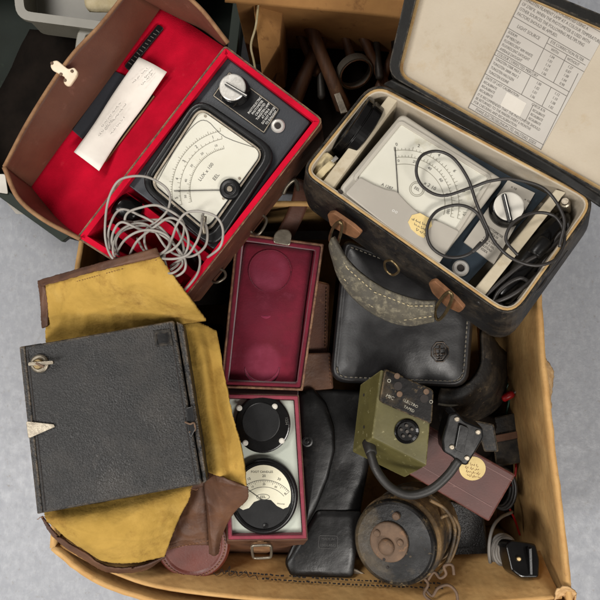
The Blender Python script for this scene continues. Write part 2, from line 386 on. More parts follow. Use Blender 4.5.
m_wood = M('dark_tool_wood', '#6a452b', '#4a301f', 30, rough=.6, bump=.3, bscale=200, stretch=(8, 1, 1), wear='#7a5a3a', wscale=40)
m_toolmetal = M('dark_tool_steel', '#4a453f', '#322d29', 40, rough=.5, metal=.5, bump=.3, bscale=200)
m_redpl = M('red_plastic', '#a31318', rough=.35)
m_greenpl = M('green_wire_plastic', '#1e4a3a', rough=.4)
m_patch = M('tan_leather_patch', '#83593a', '#634228', 60, rough=.7, bump=.4, bscale=400, wear='#6b3e1e', wscale=80)
m_handle = M('mouldy_leather_handle', '#4a463d', '#39352e', 60, (.35, .6), rough=.8, bump=.7, bscale=300, wear='#837b66', wscale=160, wramp=(.5, .72), dust='#5d5747', dscale=60, dramp=(.45, .75))
m_thread = M('pale_thread', '#b3a583', rough=.9)
m_gthread = M('grey_thread', '#6a6459', rough=.9)
m_dirtyrag = M('cream_cloth_tape', '#c0b291', '#a5956f', 50, rough=.9, bump=.5, bscale=300)
m_white_paint = M('white_paint', '#d8d6d0', rough=.6)
m_cream_paint = M('cream_enamel', '#d6c5ab', '#c4b093', 60, rough=.4, wear='#9a8568', wscale=100)
m_glass = glassmat('dial_glass')
m_shade_fill = M('shade_fill_black', '#1c1612', '#120e0b', 30, rough=.9, bump=.4, bscale=200, spec=.1)  # near-black for deep fill; shade of box bottoms and gaps is in the colour

# ---------------------------------------------------------------- the setting: floor
b = MB(); b.loops([[Vector((x, y, 0)) for x, y in ((-3, -3), (3, -3), (3, 3), (-3, 3))], [Vector((x, y, -.02)) for x, y in ((-3, -3), (3, -3), (3, 3), (-3, 3))]])
obj('floor', b, m_floor, kind='structure')

# ---------------------------------------------------------------- big cardboard box
box = thing('cardboard_box', 'large open brown cardboard box holding the heap of old instruments, its bottom wall bowed outward', 'cardboard box', (310, 420, 0))
Zb = 245
def wall(name, tops, bots, mat=m_card, parent=box, amp=3, solid=5, label=None, seed=1):
    mids = [tuple(a[i]*.55+c[i]*.45 for i in range(3)) for a, c in zip(tops, bots)]
    return obj(name, MB().loft([tops, mids, bots], 8, amp, 14, seed, rip=.5), mat, parent, solid=solid, smooth=True, label=label)
def base(x, y, z0=4):                      # foot of a wall: same place in plan as its top point, slightly inward
    p = W(x, y, Zb); k = F/(H-z0); q = p*1000
    return (300+q.x*.97*k, 300-q.y*.97*k, z0)
L = [(84, 222), (70, 330), (60, 450), (52, 548)]
Bt = [(52, 548), (95, 580), (165, 603), (300, 616), (450, 620), (571, 606)]
R = [(571, 606), (562, 520), (551, 430), (543, 350), (538, 280), (532, 215)]
T = [(532, 215), (400, 205), (230, 205), (84, 222)]
for nm, P, sd in (('wall', L, 1), ('wall', Bt, 2), ('wall', R, 3), ('wall', T, 4)):
    wall(nm, [(x, y, Zb) for x, y in P], [base(x, y) for x, y in P], seed=sd, amp=2.5)
b = MB(); b.sheet(flat(4), [base(*p)[:2] for p in (L[0], L[3], (300, 612), R[0], R[-1])], 0); obj('bottom', b, m_card, box, solid=4)
# torn cardboard lips along the right wall and the corner
b = MB(); b.loft([[(544, 356, 244), (546, 372, 244), (548, 392, 244), (550, 410, 244)], [(548, 362, 236), (554, 373, 232), (552, 386, 230), (551, 408, 234)]], 6, 1.5, 90, 5, rip=.8)
obj('torn_lip', b, m_card_edge, box, solid=1)
b = MB(); b.loft([[(556, 590, 247), (566, 586, 250), (576, 592, 246), (574, 602, 240)], [(554, 600, 240), (563, 596, 236), (572, 604, 232), (570, 612, 225)]], 5, 2, 60, 8, rip=.7)
obj('torn_corner', b, m_card_edge, box, solid=1.5)

def wall_plane_bottom():
    return Plane((165, 603, Zb), (450, 620, Zb), base(300, 616))
# folded-down inner flap along the near wall (with printing)
b = MB(); b.loft([[(60, 546, 236), (110, 572, 240), (170, 590, 243), (300, 603, 244), (450, 606, 244), (562, 598, 240)],
                  [(66, 536, 222), (112, 556, 224), (170, 571, 222), (300, 583, 220), (450, 584, 218), (552, 580, 222)],
                  [(80, 528, 190), (120, 540, 185), (175, 550, 180), (300, 556, 178), (440, 556, 176), (540, 552, 182)]], 6, 1.5, 20, 12)
obj('flap', b, m_card, box, solid=3, smooth=True)
pf = Plane((180, 573, 222.5), (460, 584, 219.5), (300, 603, 244.8))
b = MB()
for r_, (dy) in enumerate((0, 4.5)):
    x = 262 if r_ else 225
    while x < 440:
        y = 571+dy+(x-225)*.085 - ((x-225)/215)**2*6
        l_ = random.uniform(1.6, 4); 
        if random.random() < .9: b.line(pf, [(x, y+random.uniform(-.5, .5)), (x+l_, y+random.uniform(-.3, .6)+.3)], random.uniform(1.4, 2.4), 3.2)
        x += l_+random.uniform(1, 2.2)
obj('printed_row', b, m_ink, box)
b = MB()
b.line(pf, [tuple(p[:2]) for p in cat([Vector(q+(0,)) for q in [(216, 567), (213, 571), (216, 575), (220, 573), (222, 569), (224, 574), (227, 571), (230, 566), (229, 575), (233, 574), (236, 571), (238, 576), (242, 574), (246, 571), (249, 577), (255, 575), (258, 580)]], 4)], .8, 3.4)
obj('pen_scrawl', b, m_ink, box)

# ---------------------------------------------------------------- second box behind with tools, crates and trays
rb = thing('cardboard_box', 'dim cardboard box of hand tools standing behind the two open instrument cases', 'cardboard box', (340, 60, 0))
def slab(name, pts, z1, z0, mat, parent, **k):
    return obj(name, MB().prism(flat(z1), pts, 0, z0-z1), mat, parent, **k)
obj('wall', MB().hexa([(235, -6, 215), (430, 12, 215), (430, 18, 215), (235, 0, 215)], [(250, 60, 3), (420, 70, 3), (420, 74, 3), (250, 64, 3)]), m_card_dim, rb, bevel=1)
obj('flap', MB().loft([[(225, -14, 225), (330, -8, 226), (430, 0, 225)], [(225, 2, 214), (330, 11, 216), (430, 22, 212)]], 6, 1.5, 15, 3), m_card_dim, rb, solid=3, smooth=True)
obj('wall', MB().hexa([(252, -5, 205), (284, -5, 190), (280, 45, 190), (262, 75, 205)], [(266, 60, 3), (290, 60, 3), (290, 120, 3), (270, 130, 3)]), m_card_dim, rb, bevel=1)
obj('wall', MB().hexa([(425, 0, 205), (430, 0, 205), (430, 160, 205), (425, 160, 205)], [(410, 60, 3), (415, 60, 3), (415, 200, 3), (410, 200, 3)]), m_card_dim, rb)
obj('bottom', MB().hexa([(262, 66, 8), (420, 74, 8), (415, 200, 8), (268, 190, 8)], [(262, 66, 3), (420, 74, 3), (415, 200, 3), (268, 190, 3)]), m_shade_fill, rb)
obj('string', MB().tube([W(259, -4, 208), W(256, 25, 209), W(251, 45, 209), W(254, 62, 208), W(257, 80, 206)], 1.2), m_dirtyrag, rb)
obj('shade_heap', MB().loft([[(262, 50, 70), (330, 46, 85), (420, 50, 80)], [(262, 100, 80), (330, 90, 95), (418, 95, 85)], [(262, 150, 80), (330, 140, 90), (415, 150, 80)]], 9, 12, 22, 6), m_shade_fill, None, solid=3, smooth=True, label='added dark heap, shade under the tools in the rear box put into its colour', category='dark filler')  # dark heap added so the rear box reads as deep shade
def handle(name, a, c, r0, r1, mat, lab, catg):
    A, B_ = W(*a), W(*c)
    obj(name, MB().lathe_axis(A, B_, [(r0*.4, 0), (r0, .02), (r0*.92, .3), (r1*.85, .7), (r1, .96), (r1*.5, 1)], 16, True), mat, label=lab, category=catg)
handle('tool_handle', (305, 14, 150), (345, 112, 130), 8, 9, m_wood, 'long slanting brown wooden tool handle in the dark box behind', 'tool handle')
handle('tool_handle', (284, 14, 130), (262, 104, 140), 8, 10, m_wood, 'short wooden handle against the left wall of the dark tool box', 'tool handle')
handle('tool_handle', (330, 20, 120), (292, 104, 130), 8, 10, m_wood, 'lower dark wooden handle crossing under the slanting handle', 'tool handle')
handle('file_tool', (374, 20, 120), (380, 80, 130), 4, 5, m_toolmetal, 'dark steel file lying upright at the right of the tool box', 'file')
handle('pipe_length', (396, 25, 130), (400, 110, 130), 7, 7, m_toolmetal, 'dark steel pipe length beside the lid of the black suitcase', 'pipe')
b = MB(); b.tube([W(345, 112, 140), W(348, 118, 136), W(352, 128, 130)], 2.4); b2 = thing('pliers', 'pale steel pliers tip poking up between the two cases', 'pliers', (345, 100, 60))
obj('jaw', MB().hexa([(334, 94, 150), (340, 92, 150), (348, 112, 150), (341, 114, 150)], [(334, 96, 140), (340, 94, 140), (348, 113, 140), (341, 115, 140)]), m_steel, b2, bevel=.6)
obj('grip', b, m_toolmetal, b2)
tr = thing('tape_roll', 'dim roll of grey tape standing among the tools in the rear box', 'tape roll', (362, 70, 60))
A = W(356, 74, 128); B_ = W(353, 69, 122)
b = MB(); ax = (B_-A).normalized(); u = ax.orthogonal().normalized(); v = ax.cross(u)
L4 = []
for r_, t in ((21, 0), (21, 1), (19, 1), (19, 0), (21, 0)):
    L4.append([A+(B_-A)*t+(u*math.cos(a)+v*math.sin(a))*(r_*.001) for a in [2*math.pi*i/40 for i in range(40)]])
b.loops(L4, False, False); obj('tape', b, m_tape, tr)
obj('core', MB().tube([A+(u*math.cos(a)+v*math.sin(a))*.0185 for a in [2*math.pi*i/20 for i in range(20)]], .8, closed=True, per=1), m_wood, tr)

handle('tool_handle', (352, 14, 140), (392, 100, 110), 6, 7, m_wood, 'thin brown tool handle leaning right toward the suitcase lid', 'tool handle')
handle('file_tool', (316, 10, 110), (322, 100, 120), 4, 5, m_toolmetal, 'narrow grey steel rod in the middle of the tool box', 'steel rod')
handle('tool_handle', (338, 12, 135), (352, 60, 125), 5, 6, m_wood, 'short slim brown handle just behind the tape roll', 'tool handle')
handle('tool_handle', (290, 14, 125), (318, 76, 118), 5, 6, m_wood, 'slim brown handle between the cardboard flap and the slanting handle', 'tool handle')
handle('tool_handle', (408, 16, 120), (376, 96, 112), 5, 6, m_wood, 'slim brown handle leaning left beside the suitcase lid', 'tool handle')
cr = thing('plastic_crate', 'dark green plastic crate at the left under the open red lined lid', 'crate', (60, 170, 0))
rim = [(-28, 148), (24, 12), (190, 30), (120, 262)]
rim = [(-90, 128), (-70, -50), (244, -40), (226, 110), (62, 237)]
cpl = flat(92)
obj('body', MB().tray(cpl, rim, 5, 84, 4), m_crate, cr, bevel=1)
obj('rim', MB().ring(cpl, inset(rim, -4), inset(rim, 6), 4, -8), m_craterim, cr, bevel=1)
pc = Plane((-30, 150, 190), (110, 245, 190), (0, 190, 60)); 
obj('label_holder', MB().hexa([(3, 198, 84), (20, 199, 84), (33, 215, 84), (16, 214, 84)], [(5, 197, 60), (22, 198, 60), (35, 214, 60), (18, 213, 60)]), m_grey2, cr, bevel=.8)
obj('tag', MB().prism(flat(99), rnd([(-4, 174), (5, 174), (8, 194), (-4, 192)], 2, 3), 0, -2), m_white, None, bevel=.5, label='white plastic tag lying on the rim of the dark green crate', category='tag')

obj('dark_fill', MB().loft([[(30, 30, 40), (120, 40, 55), (230, 40, 60)], [(0, 90, 35), (80, 110, 60), (220, 90, 60)], [(-40, 150, 35), (60, 190, 50), (180, 150, 45)]], 8, 10, 20, 4), m_shade_fill, None, solid=3, smooth=True, label='added dark sheet, its colour holding the shade inside the green crate at the left', category='cloth')  # dark sheet added to paint the shade inside the crate
def plastic_tray(name, rim, z, depth, label):
    t = thing(name, label, 'storage tray', (rim[0][0], rim[0][1], z-depth), 'translucent plastic trays behind the red case')
    r = rnd(rim, 14, 5); pl = flat(z)
    obj('body', MB().tray(pl, inset(r, 4), 2, depth, 2), m_tray, t, bevel=.6)
    obj('rim', MB().ring(pl, r, inset(r, 9), 1.5, -5), m_tray, t, bevel=1.2, seg=3)
    return t
plastic_tray('storage_tray', [(8, -80), (16, 19), (160, 38), (175, -70)], 150, 56, 'milky plastic tray with a wide rim in the far left corner')
plastic_tray('storage_tray', [(64, 130), (78, 24), (170, 34), (150, 150)], 142, 40, 'small pale plastic tray half hidden behind the brown lid wall')
obj('scrap_packet', MB().loft([[(82, 40, 126), (92, 36, 130), (102, 38, 126)], [(84, 50, 126), (92, 48, 132), (100, 50, 126)]], 4, 3, 60, 4), m_label, None, solid=1, label='crumpled cream paper packet inside the small pale tray', category='packet')
obj('red_button', MB().lathe(flat(128), (86, 47), [(4, 0), (4, 4), (3, 5)], 16), m_redpl, None, label='small red plastic button lying in the small pale tray', category='button')
obj('cream_bag', MB().loft([[(84, -6, 130), (110, -8, 136), (125, -4, 130)], [(86, 6, 130), (108, 5, 138), (122, 6, 132)], [(90, 12, 126), (106, 12, 130), (118, 12, 126)]], 5, 4, 50, 9), m_dirtyrag, None, solid=2, smooth=True, label='dim cream bag inside the milky tray in the far left corner', category='bag')

# ---------------------------------------------------------------- red lined case (left, open)
rc = thing('instrument_case', 'open brown leather case with bright red lining and its lid folded back to the left', 'instrument case', (205, 180, 255))
RP = Plane((75, 238, 325), (181, 303, 330), (225, 44, 335))
body = [(76, 238), (225, 45), (324, 120), (181, 304)]
bo = rnd(body, [4, 4, 7, 5], 3)
obj('body', MB().tray(RP, bo, 2, 76, 4), m_brown, rc, bevel=.8)
inner = inset(bo, 2)
RPu = RP.off(1.2)
b = MB().tray(RPu, inner, 5.5, 70, 3); obj('lining', b, m_red, rc, bevel=2.0, seg=3)
# lid: floor plus three leaning walls
fl = [(30, 187), (160, 8), (224, 44), (78, 238)]
Zl = 286
b = MB(); b.loft([[(30, 187, Zl), (95, 97, Zl), (160, 8, Zl)], [(52, 212, Zl), (122, 118, Zl), (192, 26, Zl)], [(72, 236, 300), (146, 140, 300), (222, 46, 304)], [(80, 239, 322), (152, 143, 324), (226, 48, 330)]], 8, .8, 18, 2)
obj('lid_lining', b, m_red, rc, solid=3, smooth=True)
lid = obj('lid', MB().loft([[(30, 186, Zl-8), (95, 96, Zl-8), (160, 8, Zl-8)], [(52, 212, Zl-8), (122, 118, Zl-8), (192, 26, Zl-8)], [(72, 236, 290), (146, 140, 290), (222, 46, 293)]], 8, .4, 18, 2), m_brown, rc, solid=2)
obj('lid_wall', MB().loft([[(4, 167, 342), (30, 118, 344), (68, 60, 345), (100, 25, 345), (128, -10, 345)], [(16, 176, 314), (50, 132, 316), (92, 76, 316), (122, 38, 316), (146, 0, 316)], [(31, 188, Zl-2), (62, 144, Zl-2), (97, 98, Zl-2), (130, 51, Zl-2), (161, 8, Zl-2)]], 8, .8, 15, 3), m_brown_lid, rc, solid=3, smooth=True)
obj('lid_wall', MB().loft([[(4, 167, 342), (18, 198, 334), (44, 220, 328), (80, 238, 326)], [(17, 178, 314), (32, 205, 310), (52, 220, 308), (79, 238, 312)], [(31, 188, Zl-2), (44, 204, Zl-2), (58, 220, Zl-2), (76, 238, 300)]], 8, .8, 15, 4), m_brown_lid, rc, solid=3, smooth=True)
obj('lid_wall', MB().loft([[(128, -10, 345), (168, -14, 344), (198, 6, 338), (228, 42, 334)], [(146, 0, 316), (172, 2, 316), (203, 20, 316), (227, 44, 322)], [(161, 8, Zl-2), (180, 18, Zl-2), (204, 30, Zl-2), (225, 45, 304)]], 8, .8, 15, 5), m_brown_lid, rc, solid=3, smooth=True)
ed = MB(); ed.tube([W(*p) for p in [(4, 167, 343), (30, 118, 345.5), (68, 60, 346.5), (100, 25, 346.5), (128, -10, 346.5)]], 1.7)
ed.tube([W(*p) for p in [(4, 167, 343), (18, 198, 335.5), (44, 220, 329.5), (80, 239, 327)]], 2.1)
ed.tube([W(*p) for p in [(128, -10, 346), (168, -14, 345.5), (198, 6, 339.5), (228, 43, 335)]], 2)
obj('lid_edge', ed, m_brown_edge, rc)
b = MB(); b.line(Plane((15, 172, 320), (31, 188, 290), (68, 60, 345)), [(13, 171), (14, 174), (18, 173)], 1, 4); 
LPl = Plane((52, 212, Zl+1.5), (122, 118, Zl+1.5), (160, 8, Zl+1.5))
obj('pen_loop', MB().prism(LPl, rnd([(158, 24), (164, 28), (129, 71), (124, 66)], 2, 3), 3, 0), m_bakem, rc, bevel=.8)
b = MB()
for i in range(11):
    x = 157-i*2.75; y = 31+i*3.25
    b.line(LPl, [(x-1, y-1.5+random.random()), (x+2.2, y+.5+random.random())], .8, 3.2)
obj('loop_lettering', b, m_ink_soft, rc)
obj('lid_pocket', MB().prism(LPl, [(115, 71), (135, 80), (82, 139), (72, 130)], 2, 0), m_panel, rc, bevel=.5)
sl = thing('card_slip', 'dark green card strip slid under the white paper note in the red lid', 'card', (128, 128, Zl))
obj('card', MB().prism(LPl, [(150, 94), (154, 96), (107, 161), (102, 162), (104, 156)], 5, 1), m_greenpl if False else m_craterim, sl, bevel=.3)
obj('card_edge', MB().prism(LPl, [(153.6, 95.5), (154.6, 96.5), (106, 162), (104.8, 161.6)], 5.6, 1), m_brown_edge, sl)
nt = thing('paper_note', 'long white handwritten paper note tucked into the red lined lid', 'paper note', (120, 115, Zl))
b = MB(); b.loft([[(139, 57, Zl+14), (153, 64, Zl+12), (167, 72, Zl+14)], [(115, 91, Zl+9), (128, 98, Zl+8), (146, 103, Zl+10)], [(94, 124, Zl+8), (106, 131, Zl+9), (120, 138, Zl+9)], [(74, 152, Zl+12), (86, 161, Zl+15), (99, 171, Zl+18)]], 6, .8, 30, 7)
obj('paper', b, m_paper, nt, solid=.4, smooth=True)
b = MB(); NP = Plane((139, 57, Zl+15), (167, 72, Zl+15), (94, 124, Zl+10.5))
def scrib(pl, x, y, dx, dy, n, amp, wd, h, mb):
    l_ = math.hypot(dx, dy); ux, uy = dx/l_, dy/l_; t = 0
    while t < l_-1.2:                                     # small cursive words with ascenders
        wl = min(l_-t, random.uniform(2.5, 6)); P = []; k = int(wl*10); ph = random.random()*6; a_ = amp*.55
        for i in range(k+1):
            u_ = i/k*wl; q = u_*3.1+ph; up = a_*(1.15+.75*math.sin(q*.37+ph*2)+.3*math.sin(q*.9))
            a = up*math.sin(q)-.1*u_*0; f = .28*math.cos(q*1.0)
            P.append((x+ux*(t+u_+f)-uy*-a, y+uy*(t+u_+f)+ux*-a))
        if len(P) > 2: mb.line(pl, P, wd, h)
        t += wl+random.uniform(.8, 1.6)
for (x, y, dx, dy) in ((143, 75, 6, -6), (146, 79, 9, -10), (143, 86, 11, -12), (134, 84, 9, -9), (103, 128, 20, -26), (107, 131, 22, -28), (100, 137, 14, -17), (112, 135, 14, -17)):
    scrib(NP, x-1.5, y-1, dx, dy, 24, .9, .28, 1.6, b)
obj('handwriting', b, m_ink_soft, nt)
cl = obj('clasp', MB().prism(Plane((68, 86, 347), (78, 72, 347), (50, 63, 344)), rnd([(50, 66), (52, 61), (57, 60), (68, 69), (74, 67), (78, 72), (77, 76), (70, 86), (66, 86), (63, 82), (65, 77), (52, 70)], 2, 3), 4, 1.5), m_cream_paint, rc, bevel=.8)
cp = Plane((68, 86, 347), (78, 72, 347), (50, 63, 344))
each('rivet', ((74, 73), (67, 82), (54, 65), (63, 76)), lambda b, c: b.lathe(cp, c, [(1.4, 4), (1.4, 4.6), (.8, 5)], 12), m_rust, cl)
# metal strap loops on the outer side
for i, (a, c) in enumerate((((253, 233), (263, 217)), ((212, 281), (222, 271)))):
    b = MB(); x0, y0 = a; x1, y1 = c
    pts = [(x0, y0), (x0-4, y0-6), (x1-5, y1-2), (x1+2, y1), (x1+3, y1+6), (x0+6, y0+1)]
    b.tube([W(x, y, 268+j*1.5) for j, (x, y) in enumerate(pts)], 1.4, closed=True)
    obj('strap_loop', b, m_nickel, rc)
# divider walls of the accessory bay
RD = RP.off(-14)
dv = MB(); dv.prism(RD, rnd([(112, 189), (119, 186), (210, 255), (206, 263)], 2, 3), 0, -50); obj('divider', dv, m_red, rc, bevel=2, seg=3)
dv = MB(); dv.prism(RD, rnd([(106, 226), (113, 223), (184, 280), (177, 287)], 2, 3), 0, -50); obj('divider', dv, m_red, rc, bevel=2, seg=3)

# ------------------------------------ light meter in the red case
lm = thing('light_meter', 'dark grey light meter with cream dial and silver knob in the red lined case', 'light meter', (215, 145, 270))
MP = RP.off(-6)
pan = [(227, 57), (311, 122), (214, 250), (126, 184)]
obj('panel', MB().prism(MP, rnd(pan, 3, 3), 0, -52), m_panel, lm, bevel=1.5, seg=3)
bz = rnd([(197, 95), (279, 151), (214, 251), (137, 184)], [20, 20, 20, 20], 8)
bzi = rnd([(200, 105), (266, 152), (208, 236), (148, 184)], [13, 14, 13, 12], 8)
b = MB().ring(MP, bz, inset(bzi, -1), 8, -1); bez = obj('bezel', b, m_bakem, lm, bevel=3.0, seg=4)
fc = rnd([(201, 110), (262, 153), (207, 228), (153, 183)], [8, 10, 10, 8], 6)
dia = obj('dial', MB().prism(MP, inset(bzi, -2), 2.5, 0), m_bakem, lm)
obj('dial_paper', MB().prism(MP, fc, 3, 2.6), m_dial, dia)
b = MB().ring(MP, rnd([(199.5, 106), (265, 152.5), (208, 234), (149, 184)], 12, 8), rnd([(200.5, 108.5), (263, 153), (207.5, 231), (151.5, 183.5)], 11, 8), 5.2, 3.2)
obj('dial_rim', b, m_steel, dia)
piv = (232, 190)
b = MB()
for r_ in (60, 52, 42): b.arc(MP, piv, r_, 101, 196, .45, 3.2)
for k in range(41):
    a = math.radians(101+95*k/40); L_ = 4 if k % 5 == 0 else 2
    for r0 in (60, 52, 42):
        if r0 == 52 and k % 2: continue
        b.line(MP, [(piv[0]+r0*math.cos(a), piv[1]-r0*math.sin(a)), (piv[0]+(r0+L_*.8)*math.cos(a), piv[1]-(r0+L_*.8)*math.sin(a))], .4, 3.2)
obj('scale_lines', b, m_ink_faint, dia)
b = MB()
for k, tx in enumerate(('1', '2', '3', '4', '5')):
    a = math.radians(110+78*k/4)
    for r0, t2, sz in ((56, tx, 5), (47, tx+'0', 3.6)):
        b.text(MP, t2, piv[0]+(r0)*math.cos(a), piv[1]-(r0)*math.sin(a), math.sin(a), math.cos(a), sz*.8, 3.25)
b.text(MP, 'LUX x 100', 206, 172, 9, -11.5, 4.4, 3.25); b.text(MP, 'EEL', 216, 177, 9, -11.5, 4.6, 3.25)
obj('dial_lettering', b, m_ink_soft, dia)
b = MB(); b.tube([MP.pt(232, 190, 4.4), MP.pt(174, 191, 4.4)], .35, per=2, raw=True); obj('needle', b, m_ink, dia)
hb = MB(); hb.lathe(MP, (231, 190), [(9.5, 2.6), (9.5, 6), (8, 7.5), (5, 8), (4.5, 7)], 32); obj('zero_hub', hb, m_bakem, lm, bevel=.6)
b = MB(); b.lathe(MP, (231, 190), [(2.6, 7), (2.6, 8.6), (2, 9)], 20); obj('zero_screw', b, m_steel, lm)
each('rivet', ((240, 179), (224, 199), (206, 117)), lambda b, c: b.lathe(MP, c, [(1.2, 3), (1.2, 3.8)], 12), m_steel, dia)
obj('glass', MB().prism(MP, rnd([(201, 108), (264, 152), (208, 233), (151, 184)], 12, 6), 6.2, 5.6), m_glass, lm)
b = MB(); b.line(MP, [tuple(p[:2]) for p in cat([Vector(q+(0,)) for q in [(158, 180), (176, 148), (194, 125), (207, 121), (225, 137), (262, 150)]], 4)], .5, 3.4); obj('crack_mark', b, m_ink_soft, dia)
kp = rnd([(229, 71), (280, 109), (264, 134), (212, 96)], 2, 3)
kpl = obj('knob_plate', MB().prism(MP, kp, 1.2, 0), m_bakem, lm)
obj('plate_border', MB().ring(MP, inset(kp, .8), inset(kp, 1.5), 1.5, 1), m_steel, kpl)
b = MB()
for i in range(7):
    cx, cy = 249+i*2.75, 92+i*2.0-i*.0
    b.text(MP, ['PHOTOMETER', 'FOR USE AT', 'TUNGSTEN', 'LIGHT ONLY', 'RANGE LUX', 'OFF X10 X100', 'HALSTEAD'][i], 261.5+(i-3)*-1.9+0, 109+(i-3)*3.0, 17, 12.5, 3.2, 1.6) if False else None
for i, t_ in enumerate(('PHOTOELECTRIC', 'PHOTOMETER', 'CALIBRATED', 'TUNGSTEN LAMP', 'AT 2700 K', 'DO NOT EXPOSE', 'TO SUNLIGHT')):
    b.text(MP, t_, 263+(i-3)*2.75, 111.5+(i-3)*2.05, 9, -11.7, 3.0, 1.7, sx=.78)
b.text(MP, 'x 1', 222, 90, 17, 12.2, 3, 1.7); b.text(MP, 'x 10', 238, 77, 17, 12.2, 3, 1.7); b.text(MP, 'OFF', 222, 98, 17, 12.2, 2.6, 1.7)
obj('plate_lettering', b, m_white_paint, kpl)
kn = obj('knob', MB().lathe(MP, (235, 92), [(14, 1.3), (14, 4), (13, 8), (12.2, 11.5)], 40), m_bake, lm, bevel=.5)
obj('knob_cap', MB().lathe(MP, (234.5, 91), [(11.8, 11.5), (11.6, 12.6), (10.8, 13)], 40), m_alu, kn)
kk = Plane.__new__(Plane); kk.n = MP.n; kk.p = MP.p
obj('knob_pointer', MB().prism(MP, [(224, 84.5), (226, 81.5), (247.5, 94), (246, 97.5)], 16.5, 12.5), m_bakem, kn, bevel=.8)
obj('pointer_line', MB().prism(MP, [(224.6, 83.3), (225.3, 82.3), (246.8, 95), (246.3, 96)], 16.9, 16.4), m_alu, kn)
jk = obj('jack_socket', MB().lathe(MP, (278, 126), [(6.3, 0), (6.3, 1.2), (5.2, 2.4), (3.4, 2.6), (3.2, 1.2)], 28), m_alu, lm)
obj('jack_hole', MB().lathe(MP, (278, 126), [(2.8, 1.0), (2.8, 1.6)], 20), m_ink, jk)
pr = thing('sensor_probe', 'glossy black sensor housing under the grey cable in the red case', 'sensor', (125, 208, 300))
obj('housing', MB().lathe_axis(RP.pt(113, 200, -14), RP.pt(142, 218, -18), [(4, 0), (10, .05), (12, .3), (12, .8), (9, .95), (4, 1)], 28, True), m_bake, pr)
obj('inner_housing', MB().lathe_axis(RP.pt(180, 240, -22), RP.pt(205, 268, -30), [(4, 0), (9, .05), (10, .3), (10, .8), (8, .95), (4, 1)], 28, True), m_bake, pr)
# grey cable coil
cc = thing('grey_cable', 'tangled coil of thin grey cable heaped over the lower bay of the red case', 'cable', (150, 225, 300))
def C3(X, Y): return (90+X/3.75, 150+Y/3.75)
loops = [
 ([(130, 425), (85, 405), (58, 330), (58, 230), (75, 160), (115, 110), (195, 95), (262, 120), (302, 165), (298, 220), (255, 265), (215, 295), (205, 340), (220, 385), (245, 395)], 8),
 ([(245, 395), (290, 385), (335, 350), (355, 300), (345, 260), (300, 225), (250, 205), (185, 215), (140, 235), (130, 265), (160, 270)], 12),
 ([(160, 270), (250, 260), (310, 270), (340, 320), (350, 380), (330, 430), (290, 460), (270, 475)], 6),
 ([(420, 245), (440, 300), (430, 360), (370, 400), (300, 380), (240, 300), (190, 275), (130, 290), (95, 330), (90, 390), (110, 410)], 9),
 ([(440, 400), (490, 360), (500, 300), (470, 250), (410, 230), (360, 240), (330, 280), (310, 330), (285, 375), (240, 410)], 15),
 ([(110, 405), (85, 350), (90, 300), (120, 270), (190, 300), (250, 310), (300, 340), (350, 400), (355, 450), (320, 475), (285, 460)], 11),
 ([(150, 390), (180, 340), (240, 290), (300, 255), (350, 280), (370, 340), (350, 400), (300, 440)], 14),
 ([(425, 240), (415, 300), (395, 350), (360, 395), (290, 410), (230, 400)], 17),
 ([(110, 400), (100, 340), (130, 300), (200, 285), (270, 300), (300, 350), (280, 400), (290, 450), (310, 480)], 4),
 ([(92, 400), (140, 330), (215, 300), (290, 320), (330, 380), (345, 430), (300, 465), (250, 440)], 12),
 ([(75, 380), (72, 290), (110, 225), (190, 245), (265, 290), (305, 350), (262, 405), (205, 380), (180, 330)], 8),
 ([(350, 330), (400, 380), (412, 425), (400, 470), (360, 520), (310, 550)], 2),
]
b = MB()
for P, h in loops:
    n = len(P); b.tube([RP.pt(*C3(*p), h+4+2.5*math.sin(i*1.3+h)-(16 if i in (0, n-1) else 0)) for i, p in enumerate(P)], 1.15, 8, 10, jit=1.6)
obj('cord', b, m_greycord, cc)
b = MB(); b.tube([RP.pt(204, 216, 6), RP.pt(203.5, 224, 5), RP.pt(205, 234, 3)], 2.6); obj('plug', b, m_nickel, cc)
# leather straps hanging in the gap between the cases
def strap(rows, mat, lab, solid=3, catg='strap', nm='leather_strap', seed=3):
    return obj(nm, MB().loft(rows, 5, 1, 25, seed), mat, None, solid=solid, smooth=True, label=lab, category=catg)
strap([[(296, 178, 262), (290, 205, 240), (277, 232, 225), (262, 262, 215)], [(312, 184, 258), (306, 210, 236), (292, 240, 222), (277, 268, 210)]], m_brown, 'dark brown leather strap in the gap between the two open cases')
obj('metal_hook', MB().tube([W(283, 194, 268), W(287, 186, 272), W(294, 180, 274), W(297, 184, 268), W(298, 190, 260)], 2), m_nickel, None, label='curved metal hook above the brown strap between the cases', category='hook')

# ---------------------------------------------------------------- black suitcase (right, open)
bs = thing('suitcase', 'worn black suitcase with stained cream lining standing open at the upper right', 'suitcase', (450, 210, 255))
SP = Plane((300, 172, 335), (510, 318, 368), (378, 82, 322))
rimc = [(299, 172), (374, 79), (600, 199), (512, 322)]
ro = rnd(rimc, [18, 22, 24, 26], 7)
bc = [(445+(x-445)*.94-5, 205+(y-205)*.94+31) for x, y in ro]
b = MB()
T_ = [SP.pt(x, y) for x, y in ro]; I_ = [SP.pt(x, y) for x, y in inset(ro, 3)]; IB = [p-SP.n*.056 for p in I_]
OB = [W(x, y, 262+ (x-300)*.05) for x, y in bc]; cen = sum(OB, Vector())/len(OB)
mid = [t.lerp(o, .5)+(t-sum(T_, Vector())/len(T_)).normalized()*.004 for t, o in zip(T_, OB)]; low = [t.lerp(o, .93)+(t-sum(T_, Vector())/len(T_)).normalized()*.0015 for t, o in zip(T_, OB)]
OB2 = [cen+(o-cen)*.95-Vector((0, 0, .004)) for o in OB]
b.loops([IB, I_, T_, mid, low, OB2], True, True)
